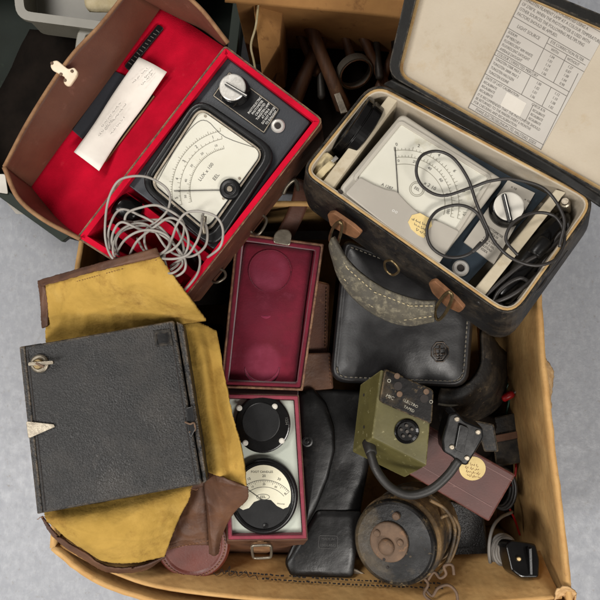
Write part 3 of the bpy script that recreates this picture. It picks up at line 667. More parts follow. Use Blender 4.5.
obj('body', b, m_black_worn, bs, smooth=False, bevel=1.2, ang=30)
ri = inset(ro, 2.2)
obj('rim_binding', MB().ring(SP, inset(ro, .5), inset(ro, 2.6), 1.5, -3), m_trim, bs, bevel=.7)
b = MB().tray(SP.off(1.0), inset(ro, 3), 4, 50, 2); obj('lining', b, m_cream, bs, bevel=1.0)
obj('lining_edge', MB().ring(SP, inset(ro, 2.9), inset(ro, 5.6), 1.6, -2), m_cream_edge, bs, bevel=.8)
obj('partition', MB().prism(SP, [(391, 92), (400, 97), (333, 188), (323, 181)], -2, -47), m_board, bs, bevel=1)
obj('partition', MB().prism(SP, [(556, 189), (566, 192), (482, 299), (473, 291)], -4, -47), m_board, bs, bevel=1)
# front patches, staple, handle (on the front wall plane)
FP = Plane((302, 185, 333), (498, 322, 364), tuple([306, 222, 272]))
def on_front(x, y, h=2): return FP.pt(x, y, h)
obj('leather_patch', MB().prism(FP, rnd([(327, 214), (333, 213), (352, 226), (361, 234), (356, 239), (344, 234), (330, 226)], 2, 3), 4, 0), m_patch, bs, bevel=.6)
obj('leather_patch', MB().prism(FP, rnd([(428, 283), (434, 281), (456, 300), (464, 309), (459, 313), (446, 307), (432, 293)], 2, 3), 4, 0), m_patch, bs, bevel=.6)
b = MB(); b.tube([on_front(*p, 7) for p in [(385, 262), (392, 261), (399, 270), (393, 275), (386, 270)]], 1.2, closed=True); obj('staple_loop', b, m_brass, bs)
obj('rivet', MB().lathe(FP, (341, 191), [(2.5, 0), (2.5, 1.5), (1, 2)], 16), m_toolmetal, bs)
hd = obj('handle', MB().loft([[(333, 237, 322), (350, 263, 322), (380, 286, 324), (415, 299, 328), (436, 301, 334)], [(331, 244, 314), (345, 275, 316), (372, 302, 318), (405, 315, 322), (434, 312, 328)], [(332, 251, 306), (343, 283, 308), (370, 310, 309), (404, 324, 313), (434, 320, 320)]], 7, 1.2, 40, 3), m_handle, bs, solid=5, smooth=True)
b = MB(); b.stitches([W(x, y, z+5) for x, y, z in [(335, 243, 316), (347, 268, 317), (374, 292, 320), (410, 306, 324), (434, 306, 331)]], 2.5, 2, .5)
b.stitches([W(x, y, z+5) for x, y, z in [(334, 251, 309), (344, 279, 311), (371, 306, 313), (404, 320, 316), (434, 316, 324)]], 2.5, 2, .5)
obj('stitching', b, m_thread, hd)
for P in ([(339, 222), (333, 228), (330, 240), (336, 246), (340, 236), (342, 226)], [(449, 292), (442, 298), (435, 311), (438, 320), (446, 312), (452, 298)]):
    b = MB(); b.tube([on_front(*p, 9) for p in P], 1.5, closed=True); obj('handle_ring', b, m_brass, hd)
# lid
LZ = Plane((402, 84, 335), (598, 196, 352), (420, 0, 345))
lo_ = rnd([(387, 74), (418, -60), (640, 30), (650, 210), (602, 196)], [14, 10, 10, 5, 3], 5)
li_ = rnd([(397, 75), (428, -48), (634, 40), (640, 215), (600, 190)], [14, 10, 10, 5, 3], 5)
b = MB(); lid2 = obj('lid', MB().tray(LZ.off(6), lo_, 3, 22, 3), m_trim, bs, bevel=1.5)
obj('lid_lip', MB().ring(LZ, lo_, li_, 8, 2), m_trim, lid2, bevel=1.8, seg=3)
obj('lid_lining', MB().prism(LZ, inset(li_, -1), -2, -8), m_cream, lid2)
obj('lid_lining_edge', MB().ring(LZ, inset(li_, -.5), inset(li_, 3.2), 2.0, -3), m_cream_edge, lid2, bevel=1)
obj('hinge_strip', MB().loft([[(392, 80, 340), (440, 104, 346), (500, 136, 352), (560, 170, 357), (606, 200, 360)], [(384, 84, 334), (436, 110, 336), (497, 144, 344), (556, 178, 352), (600, 207, 360)]], 5, .5, 20, 2), m_trim, bs, solid=3, smooth=True)
# instruction sheet
sh = thing('instruction_sheet', 'printed instruction sheet with a table of light sources glued inside the suitcase lid', 'instruction sheet', (530, 70, 335))
ex = Vector((73, 42)); ey = Vector((53, -108)); BL = Vector((468, 108))
def S(s, t): v = BL+ex*s+ey*t*1.18; return (v.x, v.y)          # s across 0..1, t up 0..1
LS = LZ.off(-1.4)
obj('paper', MB().prism(LS, [S(0, 0), S(1, 0), S(1.08, 1.0), S(.0, 1.0)], 0, -.4), m_sheet, sh)
rx_ = 1.0
b = MB(); c = MB()
def hl(t, s0=0, s1=1.0, wd=.5): b.line(LS, [S(s0, t), S(s1, t)], wd, .15)
def vl(s, t0, t1): b.line(LS, [S(s, t0), S(s, t1)], .5, .15)
hl(.04); hl(.27); hl(.42); hl(.455); hl(.63, 0, 1.05); hl(.72, 0, 1.05); hl(.675, .5, 1.03); hl(0.003); hl(.93, 0, 1.06)
vl(.003, 0, 1); vl(.995, 0, .6); vl(.5, .455, .72); vl(.78, .455, .675); vl(.5, .27, .42); vl(.78, .27, .42); vl(.68, .12, .25); 
obj('table_rules', b, m_print, sh)
def tx(s, t, txt, size=4.2, align='LEFT', sx=.8):
    p = S(s, t); c.text(LS, txt, p[0], p[1], ex.x, ex.y, size, .2, align, sx)
tx(.5, .98, 'EEL PHOTOELECTRIC PHOTOMETER', 4.4, 'CENTER', .85); tx(.6, .945, 'EDIG 187', 4.0, 'CENTER')
for i, l_ in enumerate(('THE PHOTOMETERS ARE CALIBRATED USING A', 'TUNGSTEN FILAMENT LAMP AT A COLOUR TEMPERATURE', 'OF 2700°K. WHEN THE PHOTOMETER IS USED WITH', 'OTHER SOURCES THE FOLLOWING MULTIPLYING', 'FACTORS SHOULD BE APPLIED.')):
    tx(.03, .905-i*.038, l_, 3.9, 'LEFT', .72)
tx(.25, .675, 'LIGHT SOURCE', 4.0, 'CENTER'); tx(.76, .698, 'EYE CORRECTION FILTER', 3.6, 'CENTER', .78); tx(.63, .652, 'WITH', 3.5, 'CENTER'); tx(.88, .652, 'WITHOUT', 3.5, 'CENTER', .7)
for i, (l_, a_, d_) in enumerate((('SODIUM', '1.04', '1.27'), ('HP MERCURY', '1.01', '0.87'), ('FLUORESCENT WM WHITE', '1.14', '1.08'), ('FLUORESCENT DAYLIGHT', '1.01', '1.04'), ('AVERAGE DAYLIGHT', '1.06', '0.90'))):
    tx(.03, .608-i*.033, l_, 3.5, 'LEFT', .66); tx(.63, .608-i*.033, a_, 3.3, 'CENTER'); tx(.88, .608-i*.033, d_, 3.3, 'CENTER')
tx(.03, .437, 'COLOUR CORRECTED MERCURY', 3.4, 'LEFT', .78)
for i, (l_, a_, d_) in enumerate((('TUNGSTEN 2700K MAX 5', '1.00', '1.12'), ('TUNGSTEN 3000K MAX 2', '1.02', '1.10'), ('TUNGSTEN HALOGEN', '1.01', '1.08'), ('TUNGSTEN IODINE', '1.06', '1.02'))):
    tx(.03, .398-i*.034, l_, 3.4, 'LEFT', .66); tx(.63, .398-i*.034, a_, 3.3, 'CENTER'); tx(.88, .398-i*.034, d_, 3.3, 'CENTER')
tx(.03, .25, 'DATE OF LAST CALIBRATION', 3.3, 'LEFT', .75); tx(.66, .25, 'CHECK 8.76', 3.3, 'LEFT', .75)
for i in range(3):
    tx(.03, .216-i*.032, 'RECALIBRATE', 3.2, 'LEFT', .66); tx(.70, .216-i*.032, 'RECALIBRATE', 3.2, 'LEFT', .6)
for i, l_ in enumerate(('IT IS RECOMMENDED THAT THE PHOTOMETER SHOULD', 'BE RETURNED TO THE MAKERS EVERY 6 MONTHS', 'FOR CHECKING AND RECALIBRATION.')): tx(.03, .118-i*.029, l_, 3.3, 'LEFT', .74)
tx(.5, .02, 'EVANS ELECTROSELENIUM LTD. HALSTEAD. ESSEX', 3.6, 'CENTER', .74)
obj('print', c, m_print, sh)
obj('blank_stamp_box', MB().sheet(LS, [S(.33, .13), S(.6, .13), S(.6, .235), S(.33, .235)], .12), M('blank_label_paper', '#c8c2b8', '#beb8ad', 30, rough=.7), sh)

# ------------------------------------ photometer in the suitcase
ph = thing('photometer', 'light grey photometer with wide dial and slate blue end panel inside the black suitcase', 'photometer', (440, 200, 290))
PP = SP.off(-9)
obj('base_panel', MB().prism(PP, rnd([(404, 116), (510, 176), (548, 194), (466, 285), (338, 194)], 1, 2), -6, -38), m_blue, ph, bevel=1)
hs = rnd([(402, 112), (504, 179), (436, 265), (337, 190)], [7, 6, 6, 9], 5)
obj('housing', MB().prism(PP, hs, 6, -6), m_grey, ph, bevel=3.5, seg=4)
win = rnd([(401, 124), (489, 178), (455, 231), (357, 178)], [2, 4, 2, 2], 3)
obj('dial_frame', MB().ring(PP, inset(win, -3.5), inset(win, 0), 8, 5.5), m_grey, ph, bevel=1)
d2 = obj('dial', MB().prism(PP, inset(win, -.5), 6.6, 6.1), m_dial, ph)
cov = [(345, 193), (360, 176.5), (374, 184), (386, 189), (397, 191), (407, 202), (418, 212), (430, 218), (442, 222), (460, 231), (440, 262), (437, 266)]
obj('lower_cover', MB().prism(PP, rnd(cov, 2, 2), 9.5, 6.0), m_grey2, ph, bevel=1.2, seg=3)
ac = (404, 205)
b = MB()
for r_ in (55, 48, 41): b.arc(PP, ac, r_, 100, -14, .45, 6.8)
for k in range(31):
    a = math.radians(100-114*k/30); L_ = 4.5 if k % 5 == 0 else 2.4
    for r0 in (55, 48): b.line(PP, [(ac[0]+r0*math.cos(a), ac[1]-r0*math.sin(a)), (ac[0]+(r0+L_*.8)*math.cos(a), ac[1]-(r0+L_*.8)*math.sin(a))], .4, 6.8)
for r_ in (7.5, 6): b.arc(PP, (417, 189), r_, 0, 360, .5, 6.8)
obj('scale_lines', b, m_ink_faint, d2)
b = MB()
for k, t_ in enumerate(('0', '2', '4', '6', '8', '10')):
    a = math.radians(97-105*k/5)
    for r0, t2, sz in ((61, t_, 4.2), (44.5, t_+'0' if k else '0', 3.6)):
        b.text(PP, t2, ac[0]+r0*math.cos(a), ac[1]-r0*math.sin(a), math.sin(a), math.cos(a), sz, 6.9)
b.text(PP, 'x 2 10', 430, 186, 12, 7, 4.6, 6.9); b.text(PP, 'EEL', 417, 189, 12, 7, 3.6, 6.9)
b.text(PP, 'A 1287', 387, 186.5, 12, 5, 3.6, 6.9)
obj('dial_lettering', b, m_ink_soft, d2)
obj('needle', MB().tube([PP.pt(398, 193, 7.4), PP.pt(395, 147, 7.4)], .35, per=1, raw=True), m_ink, d2)
obj('glass', MB().prism(PP, inset(win, .2), 8.0, 7.6), m_glass, ph)
b = MB(); b.text(PP, 'oo', 395, 211, 12, 6, 5, 9.7); obj('cover_mark', b, m_white_paint, ph)
st = thing('paper_sticker', 'small torn yellow paper sticker with handwriting on the grey photometer cover', 'sticker', (418, 224, 300))
obj('paper', MB().prism(PP, [(412, 215), (420, 213), (431, 219), (432, 226), (428, 230), (424, 238), (418, 235), (411, 229), (408, 222)], 9.9, 9.5), m_label, st)
b = MB(); 
for k in range(3): scrib(PP, 412+k*2, 219+k*5, 14-k*2, 6, 16, 1.3, .35, 10.1, b)
obj('handwriting', b, m_ink_soft, st)
kp2 = [(508, 180), (535, 193), (494, 264), (464, 242)]
kb = obj('knob_plate', MB().prism(PP, kp2, -4.2, -6.2), m_grey2, ph)
b = MB()
for i in range(7):
    q = Vector((495, 232))+Vector((-.50, .86))*(i*3.6)
    b.text(PP, ('PHOTOMETER', 'LUX x 10', 'LUX x 100', 'LUX x 1000', 'MARK 2 EEL', 'HALSTEAD', 'ESSEX')[i], q.x, q.y, 16, 11.5, 3.0, -4.0, sx=.85)
b.text(PP, 'x 1', 495, 199, 16, 10, 3, -4); b.text(PP, 'x 10', 514, 188, 16, 10, 3, -4); b.text(PP, 'x 100', 528, 201, 16, 10, 3, -4)
obj('plate_lettering', b, m_ink, kb)
k2 = obj('knob', MB().lathe(PP, (507, 210), [(15.5, -4), (15.5, -1), (14.2, 3), (13.6, 7)], 40), m_bake, ph, bevel=.4)
obj('knob_cap', MB().lathe(PP, (507, 209), [(13, 6.9), (13, 7.8), (12, 8.2)], 40), m_white, k2)
obj('knob_pointer', MB().prism(PP, [(502, 194), (506.5, 193), (513, 220), (509, 223)], 12, 7.5), m_bakem, k2, bevel=.8)
obj('pointer_line', MB().prism(PP, [(504, 194.4), (505, 194.2), (511, 219), (510.3, 220)], 12.4, 11.8), m_white_paint, k2)
j2 = obj('jack_socket', MB().lathe(PP, (461.5, 267), [(7.3, -6), (7.3, -4), (6, -2.4), (3.8, -2.2), (3.6, -4)], 28), m_alu, ph)
obj('jack_hole', MB().lathe(PP, (461.5, 267), [(3.2, -4.5), (3.2, -3.6)], 20), m_ink, j2)
# sensor disc standing in the left bay
sd = thing('sensor_disc', 'round black photocell disc standing on edge in the left bay of the suitcase', 'photocell disc', (358, 128, 290))
a_ = SP.pt(349, 123, -14); b_ = SP.pt(365, 135, -20)
obj('rim', MB().lathe_axis(a_, b_, [(27, 0), (30, .04), (30, .36), (28.8, .38), (28.8, .44), (30, .46), (30, .94), (27, 1)], 56), m_bake, sd, bevel=.6)
obj('face', MB().lathe_axis(a_-(b_-a_)*.06, a_, [(22, 0), (24, 1)], 40), m_bakem, sd)
obj('cloth_tape', MB().loft([[(313, 170, 322), (318, 158, 330), (326, 152, 330), (334, 158, 326)], [(310, 180, 318), (319, 170, 328), (326, 164, 326), (337, 165, 322)], [(316, 188, 315), (324, 182, 322), (333, 176, 322), (342, 172, 318)]], 6, 5, 90, 5), m_dirtyrag, None, solid=1.5, smooth=True, label='crumpled cream cloth tape in the left bay of the suitcase', category='cloth')
obj('cloth_tape', MB().loft([[(312, 184, 324), (318, 172, 332), (330, 160, 334)], [(317, 188, 323), (324, 176, 331), (335, 164, 333)]], 6, 2, 90, 15), m_dirtyrag, None, solid=1.5, smooth=True, label='narrow frayed strip of cream tape lying over the crumpled tape', category='cloth')
obj('metal_pin', MB().tube([SP.pt(327, 167, -6), SP.pt(337, 157, -4)], 2, raw=True), m_chrome, None, label='short shiny metal pin beside the cloth tape and black disc', category='pin')
# probe and lead bundle in the right bay
pb = thing('probe_lead', 'glossy black probe with bundled black lead in the right bay of the suitcase', 'probe', (530, 270, 290))
obj('probe_body', MB().lathe_axis(SP.pt(494, 303, -26), SP.pt(566, 214, -20), [(5, 0), (12, .08), (15, .3), (16, .6), (11, .8), (8, .95), (5, 1)], 28, True), m_bake, pb)
obj('probe_collar', MB().lathe_axis(SP.pt(533, 256, -10), SP.pt(546, 240, -9), [(6, 0), (7, .1), (7, .9), (6, 1)], 20, True), m_dark, pb)
b = MB()
for P, h in (([(490, 310), (500, 290), (520, 278), (535, 285), (540, 270), (552, 245), (562, 232), (565, 240), (555, 262), (532, 290)], -10), ([(488, 305), (510, 296), (530, 282), (548, 262), (562, 240)], -6), ([(500, 312), (520, 300), (542, 285), (552, 258), (568, 230), (564, 220), (556, 232)], -14), ([(492, 300), (515, 310), (535, 290), (552, 270), (566, 250)], -18), ([(478, 303), (500, 282), (525, 262), (548, 250), (560, 240)], -9)):
    b.tube([SP.pt(x, y, h+2*math.sin(i)) for i, (x, y) in enumerate(P)], 1.9)
obj('lead', b, m_blackcord, pb)
obj('steel_sleeve', MB().lathe_axis(SP.pt(566, 210, -22), SP.pt(565, 201, -2), [(4.2, 0), (4.2, .8), (3, .85), (3, 1)], 20), m_steel, None, label='small steel sleeve standing at the far right end of the suitcase bay', category='sleeve')
bcb = MB()
def C4(X, Y): return (300+X/2, 80+Y/2)
Pc = [(520, 335), (528, 275), (490, 220), (430, 200), (380, 202), (340, 216), (285, 231), (248, 214), (233, 183), (243, 153), (275, 142), (308, 156), (333, 195), (352, 245), (372, 290), (392, 328), (425, 358), (475, 370), (515, 355), (530, 315), (512, 275), (470, 266), (430, 282), (412, 318), (435, 350)]
bcb.tube([SP.pt(*C4(*p), 6+4*math.sin(i*.9)) for i, p in enumerate(Pc)], 1.4, 10, 10, jit=1.2)
Pd = [(352, 245), (372, 290), (362, 325), (335, 350), (295, 355), (262, 333), (255, 295), (275, 262), (315, 250), (352, 264), (373, 300)]
bcb.tube([SP.pt(*C4(*p), 3.5+2*math.sin(i*.7)) for i, p in enumerate(Pd[2:])] , 1.4, 10, 10, jit=1.2)
bcb.tube([SP.pt(*C4(*p), 4+1.5*math.sin(i*.9)) for i, p in enumerate([(373, 300), (374, 315), (362, 330), (345, 345)])], 1.4, 10, 10, jit=1.2)
obj('black_cable', bcb, m_blackcord, None, label='looped black cable lying across the dial and knob of the grey photometer', category='cable')

# ---------------------------------------------------------------- black camera-like box in the mustard case
mc = thing('leather_case', 'mustard lined chestnut leather case with its torn flaps spread open around the square black box', 'leather case', (115, 420, 205))
obj('tray', MB().hexa([(36, 346, 268), (190, 322, 268), (210, 486, 268), (52, 522, 268)], [(52, 350, 205), (196, 328, 205), (212, 480, 205), (62, 512, 205)]), m_tan, mc, bevel=4, seg=3)
fp = lambda rows, seed, amp=3: MB().loft(rows, 20, amp*.45, 26, seed, rip=.35, crease=1.6)
obj('flap', fp([[(44, 285, 282), (75, 276, 312), (115, 265, 338), (158, 254, 346)], [(46, 303, 282), (82, 294, 308), (127, 282, 336), (175, 278, 347)], [(46, 322, 280), (88, 312, 296), (138, 302, 318), (191, 300, 345)], [(46, 345, 272), (90, 338, 276), (140, 330, 280), (206, 320, 306)]], 3, 3), m_mustard, mc, solid=2.2, smooth=True)
obj('flap_border', fp([[(39, 281, 280), (75, 271, 312), (115, 260, 339), (157, 249, 346)], [(41, 286, 284), (76, 276.5, 315), (116, 266, 341), (160, 256, 349)]], 3, 2), m_tan, mc, solid=2.8, smooth=True)
obj('flap_border', fp([[(39, 281, 281), (44, 283, 285)], [(42, 305, 281), (48, 303, 285)], [(43, 328, 279), (48, 326, 283)]], 3, .5), m_tan, mc, solid=2.8, smooth=True)
obj('flap', fp([[(182, 324, 282), (194, 322, 288), (205, 325, 282), (216, 331, 278)], [(188, 360, 276), (203, 362, 290), (212, 365, 279), (223, 368, 283)], [(194, 405, 270), (208, 406, 288), (219, 409, 277), (232, 412, 286)], [(200, 440, 268), (213, 439, 289), (227, 443, 280), (241, 447, 289)], [(203, 470, 272), (218, 475, 291), (232, 481, 285), (247, 486, 290)]], 5, 4), m_mustard, mc, solid=2.2, smooth=True)
obj('flap_border', fp([[(204, 469, 276), (226, 478, 294), (248, 487, 288)], [(205, 490, 268), (226, 495, 282), (247, 499, 280)], [(207, 508, 262), (220, 512, 270), (233, 513, 266)], [(209, 532, 256), (215, 536, 260), (222, 534, 254)], [(210, 553, 250), (214, 555, 252), (218, 553, 248)]], 6, 1.6), m_tan, mc, solid=2, smooth=True)
obj('flap', fp([[(194, 484, 262), (201, 482, 266), (208, 482, 262)], [(184, 506, 252), (196, 508, 258), (208, 506, 254)], [(170, 532, 242), (190, 531, 248), (209, 528, 246)], [(158, 553, 234), (184, 545, 242), (211, 544, 242)]], 7, 1.2), m_tan, mc, solid=2, smooth=True)
obj('flap', fp([[(44, 511, 272), (90, 505, 274), (140, 495, 274), (193, 481, 272)], [(46, 519, 281), (90, 516, 285), (140, 506, 285), (191, 489, 279)], [(52, 524, 279), (92, 530, 286), (140, 520, 286), (189, 498, 278)], [(66, 536, 272), (98, 546, 280), (138, 540, 280), (178, 520, 272)], [(84, 548, 256), (104, 560, 262), (134, 562, 262), (164, 556, 254)]], 4, 3.5), m_mustard, mc, solid=2.2, smooth=True)
obj('flap_border', fp([[(42, 516, 268), (56, 534, 268), (84, 552, 260), (108, 566, 256), (140, 566, 256), (166, 556, 252)], [(48, 528, 256), (60, 542, 254), (84, 558, 246), (108, 571, 244), (142, 570, 244), (160, 560, 242)]], 8, 1.5), m_tan, mc, solid=2.4, smooth=True)
for (x, y, z, a0) in ((190, 487, 281, 20), (203, 470, 282, 80), (46, 517, 281, 200), (196, 325, 284, 300)):
    q = []; a = math.radians(a0)
    for k in range(9):
        a += random.uniform(-.7, .7); x += 1.1*math.cos(a); y += 1.1*math.sin(a); q.append(W(x, y, z+1+random.uniform(0, 1.5)))
    obj('frayed_thread', MB().tube(q, .35, 5, 3), m_patch, mc)
fs = MB(); fs.stitches([W(x, y, z) for x, y, z in [(48, 289, 286), (82, 280, 317), (118, 270, 342), (160, 259, 349)]], 1.6, 1.6, .3); obj('flap_stitching', fs, m_patch, mc)
obj('seam_stitching', MB().stitches([W(x, y, z) for x, y, z in [(164, 549, 243), (182, 546, 252), (212, 540, 249)]], 2, 1.6, .45), m_patch, mc)

bb = thing('black_box', 'square black pebbled box with metal catch resting on the mustard lined leather case', 'black box', (110, 420, 268))
top = [(20, 347, 322), (174, 320, 322), (202, 484, 322), (38, 514, 322)]
low_ = [(33, 351, 270), (181, 328, 270), (205, 481, 270), (49, 507, 270)]
obj('body', MB().hexa(top, low_), m_blackbox, bb, bevel=2.5, seg=3)
BP = flat(322)
obj('front_edge', MB().prism(BP, [(19, 347), (24.5, 346), (42.5, 513), (37, 514.5)], 1.6, -45), m_blackbox, bb, bevel=1.2)
obj('side_edge', MB().hexa([(176, 321, 318), (183, 324, 318), (207, 481, 318), (203, 484, 318)], [(182, 328, 272), (187, 330, 272), (210, 478, 272), (206, 481, 272)]), m_blackbox, bb, bevel=1.5)
wf = obj('window_frame', MB().ring(BP, [(153, 331), (170, 329), (173, 345), (155.5, 347)], [(156, 333.5), (168.3, 332), (170.3, 343), (158, 344.5)], 1.6, 0), m_trim, bb, bevel=.5)
obj('window_pane', MB().prism(BP, [(156, 333.5), (168.3, 332), (170.3, 343), (158, 344.5)], .8, -.3), m_dark, wf)
BP1 = flat(322.4)
k3 = obj('winding_knob', MB().lathe(BP1, (40, 363.5), [(8.5, 0), (8.5, 2), (7, 3), (6.5, 3)], 32), m_nickel, bb, bevel=.5)
obj('knob_disc', MB().lathe(BP1, (40, 363.5), [(5, 3), (5, 5.5), (4, 6.5)], 24), m_brass, k3)
obj('knob_key', MB().prism(BP1, rnd([(28, 362.5), (28, 366), (53, 364.3), (53, 360.8)], 1.2, 3), 9, 5), m_nickel, k3, bevel=.6)
obj('slot_mark', MB().prism(BP1, [(36, 362), (44, 366), (43, 368), (35, 364)], 9.6, 8), m_rust, k3)
obj('catch', MB().prism(BP1, rnd([(26, 422), (28, 421.5), (54, 424.5), (55, 427), (30, 438), (28, 438)], .8, 2), 1.8, 1.0 if False else .0), m_nickel, bb, bevel=.3)
h3 = obj('hinge_plate', MB().hexa([(186, 408, 324.5), (193, 406, 324.5), (196, 428, 324.5), (191, 438, 324.5), (188, 432, 324.5)], [(186, 408, 316), (193, 406, 316), (196, 428, 316), (191, 438, 316), (188, 432, 316)]), m_bakem, bb, bevel=.6)
obj('hinge_hook', MB().tube([W(185, 422, 325), W(190, 424, 327), (W(194, 423, 326)), W(195, 430, 323), W(189, 432, 324)], .9), m_rust, h3)
each('seam', ([(27.5, 350), (45.5, 511)], [(169, 323), (196, 484)]), lambda b, c: b.line(BP1, c, .8, .1), m_ink, bb)
b = MB(); b.stitches([BP1.pt(*p, .1) for p in ((170, 326), (199, 480))], 1, 5, .0001) if False else None
# ---------------------------------------------------------------- round brown lid
rl = thing('round_leather_case', 'round chestnut leather case with a stitched edge at the bottom of the box', 'leather case', (192, 548, 150))
PL = Plane((192, 552, 228), (230, 552, 227), (192, 580, 225))
obj('top', MB().lathe(PL, (192.5, 545), [(37, -60), (38.5, -4), (36, 0), (31.5, .4), (29, -1.2), (0, -1.2)], 56), M('oxblood_leather', '#642a1c', '#532217', 20, rough=.35, rough2=.5, wear='#9a6250', wscale=60, wramp=(.6, .8), bump=.2, bscale=500, spec=.6), rl, bevel=.8)
u, v = PL.basis(192.5, 545, 1, 0); o_ = PL.pt(192.5, 545, .9)
obj('stitching', MB().stitches([o_+(u*math.cos(a)+v*math.sin(a))*.0335 for a in [2*math.pi*i/60 for i in range(61)]], 2, 1, .55), m_patch, rl)

# ---------------------------------------------------------------- velvet case with round meter
vc = thing('velvet_case', 'slim leather case with burgundy velvet lining and its long lid open upward', 'instrument case', (265, 450, 175))
VP = Plane((233, 394, 250), (296, 396, 250), (268, 540, 244))
vb = [(220, 393), (299, 395), (308, 540), (227, 541)]
obj('body', MB().tray(VP, vb, 1.5, 55, 3, basepts=[(226, 398), (292, 400), (297, 553), (224, 553)], basez=172), m_tan, vc, bevel=1.2)
obj('lining', MB().ring(VP.off(1), inset(vb, 1.2), inset(vb, 5), 1, -50), m_velvet_edge, vc, bevel=1)
# lid
lt = [(237, 233, 258), (323, 244, 258), (302, 391, 256), (221, 388, 256)]
LVP = Plane((237, 233, 258), (323, 244, 258), (262, 389, 256))
lidp = [(236, 232), (324, 244), (303, 391), (220, 388)]
vl_ = obj('lid', MB().tray(LVP, lidp, 2.5, 22, 3), m_brown, vc, bevel=1.2)
obj('lid_lining', MB().tray(LVP.off(-2.5), inset(lidp, 2.5), 4.5, 17.5, .6), m_velvet, vl_, bevel=2, seg=3)
VF = LVP.off(-20)
pp = obj('velvet_pad', MB().loft([[(245, 243, 239.5), (278, 246, 241), (313, 250, 239.5)], [(238, 290, 239.5), (272, 292, 242), (306, 296, 239.5)], [(231, 340, 239), (265, 342, 242), (300, 345, 239)], [(226, 384, 238), (260, 386, 240), (295, 387, 238)]], 8, .8, 30, 3), m_velvet, vl_, solid=1, smooth=True)
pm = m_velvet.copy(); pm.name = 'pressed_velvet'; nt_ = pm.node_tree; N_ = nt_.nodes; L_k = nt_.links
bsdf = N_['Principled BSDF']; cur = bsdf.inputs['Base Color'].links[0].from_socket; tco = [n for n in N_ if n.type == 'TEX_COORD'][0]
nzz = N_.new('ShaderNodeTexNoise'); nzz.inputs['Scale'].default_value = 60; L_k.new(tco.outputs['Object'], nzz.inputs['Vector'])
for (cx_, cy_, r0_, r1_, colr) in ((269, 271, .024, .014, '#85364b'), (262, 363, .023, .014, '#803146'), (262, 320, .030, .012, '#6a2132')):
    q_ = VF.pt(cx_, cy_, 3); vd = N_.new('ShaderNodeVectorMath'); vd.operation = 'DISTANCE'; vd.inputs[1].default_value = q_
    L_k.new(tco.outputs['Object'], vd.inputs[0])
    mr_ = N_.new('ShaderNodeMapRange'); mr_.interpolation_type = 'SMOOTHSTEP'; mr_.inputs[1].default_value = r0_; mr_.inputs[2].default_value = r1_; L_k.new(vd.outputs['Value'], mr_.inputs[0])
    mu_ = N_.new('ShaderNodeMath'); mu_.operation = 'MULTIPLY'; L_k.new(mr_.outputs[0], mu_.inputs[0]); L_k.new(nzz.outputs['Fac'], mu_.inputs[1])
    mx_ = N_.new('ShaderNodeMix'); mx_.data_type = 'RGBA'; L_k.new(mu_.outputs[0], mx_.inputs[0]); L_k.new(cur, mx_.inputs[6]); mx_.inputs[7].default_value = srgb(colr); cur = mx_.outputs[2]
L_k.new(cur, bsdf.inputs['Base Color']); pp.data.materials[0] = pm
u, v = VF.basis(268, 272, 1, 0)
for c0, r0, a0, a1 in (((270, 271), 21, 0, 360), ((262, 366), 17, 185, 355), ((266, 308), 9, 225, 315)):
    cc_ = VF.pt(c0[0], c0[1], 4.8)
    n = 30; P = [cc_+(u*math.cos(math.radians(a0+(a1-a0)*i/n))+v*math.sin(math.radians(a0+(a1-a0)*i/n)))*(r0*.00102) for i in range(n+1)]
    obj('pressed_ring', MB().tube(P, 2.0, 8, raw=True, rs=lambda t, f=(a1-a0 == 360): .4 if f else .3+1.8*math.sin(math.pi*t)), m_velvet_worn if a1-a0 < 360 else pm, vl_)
tb = obj('tab', MB().prism(LVP, rnd([(273, 243), (274, 234), (279, 229), (288, 229), (292, 234), (290, 246)], 3, 3), 6, 1), m_nickel, vl_, bevel=1)
# front buckle
obj('buckle_patch', MB().prism(Plane((228, 541, 243), (305, 541, 243), (262, 553, 172)), ell(261, 548, 11, 6, 24), 1.2, 0), m_brown_edge, vc)
b = MB(); b.tube([W(x, y, 250-(y-541)*.8) for x, y in [(252, 547), (255, 545.5), (268, 545), (271, 547), (271, 556), (268, 557.5), (256, 558), (253, 556)]], 1.5, closed=True, per=3); obj('buckle', b, m_nickel, vc)

rm = thing('round_meter', 'round black rimmed meter and black disc on a pale green panel', 'meter', (265, 460, 200))
VM = VP.off(-6)
obj('panel', MB().prism(VM, inset(vb, 5.5), 0, -12), m_celadon, rm, bevel=.8)
s1 = obj('photocell_disc', MB().prism(VM, ell(262.5, 424.5, 28, 29, 56), 8, 0), m_bake, rm, bevel=2, seg=3)
obj('inner_disc', MB().prism(VM, ell(261, 422, 19, 19.5, 48), 9.2, 7.5), m_bakem, s1, bevel=.8)
each('screw', ((240, 406.5), (275, 405), (282, 439), (246, 441)), lambda b, c: b.lathe(VM, c, [(2.9, 8), (2.9, 8.6), (1.8, 9.4)], 16), m_white, s1)
b = MB(); b.text(VM, '1234', 286.5, 421, .5, 10, 3.6, 8.2, sp=1.1); obj('number', b, m_ink_soft, s1)
s2 = obj('meter_case', MB().prism(VM, ell(263.5, 497, 34.5, 38, 64), 9, 0), m_bakem, rm, bevel=3.5, seg=4)
obj('meter_recess', MB().ring(VM, ell(263.5, 497, 31.5, 35, 56), ell(263.5, 497, 29, 32.5, 56), 10.5, 8), m_bake, s2, bevel=.8)
fcx = [(263.5+27.5*math.cos(a), 496-31*math.sin(a)) for a in [math.radians(-12+204*i/30) for i in range(31)]]
fcx += [(238, 507), (243, 510), (249, 508), (254, 502), (262, 499), (271, 500), (277, 506), (283, 509), (288, 507)]
fd = obj('dial', MB().prism(VM, fcx, 9.9, 9.2), m_dial2, s2)
VMc = (264, 513)
b = MB()
for r_ in (33, 26): b.arc(VM, VMc, r_, 40, 140, .45, 10.1)
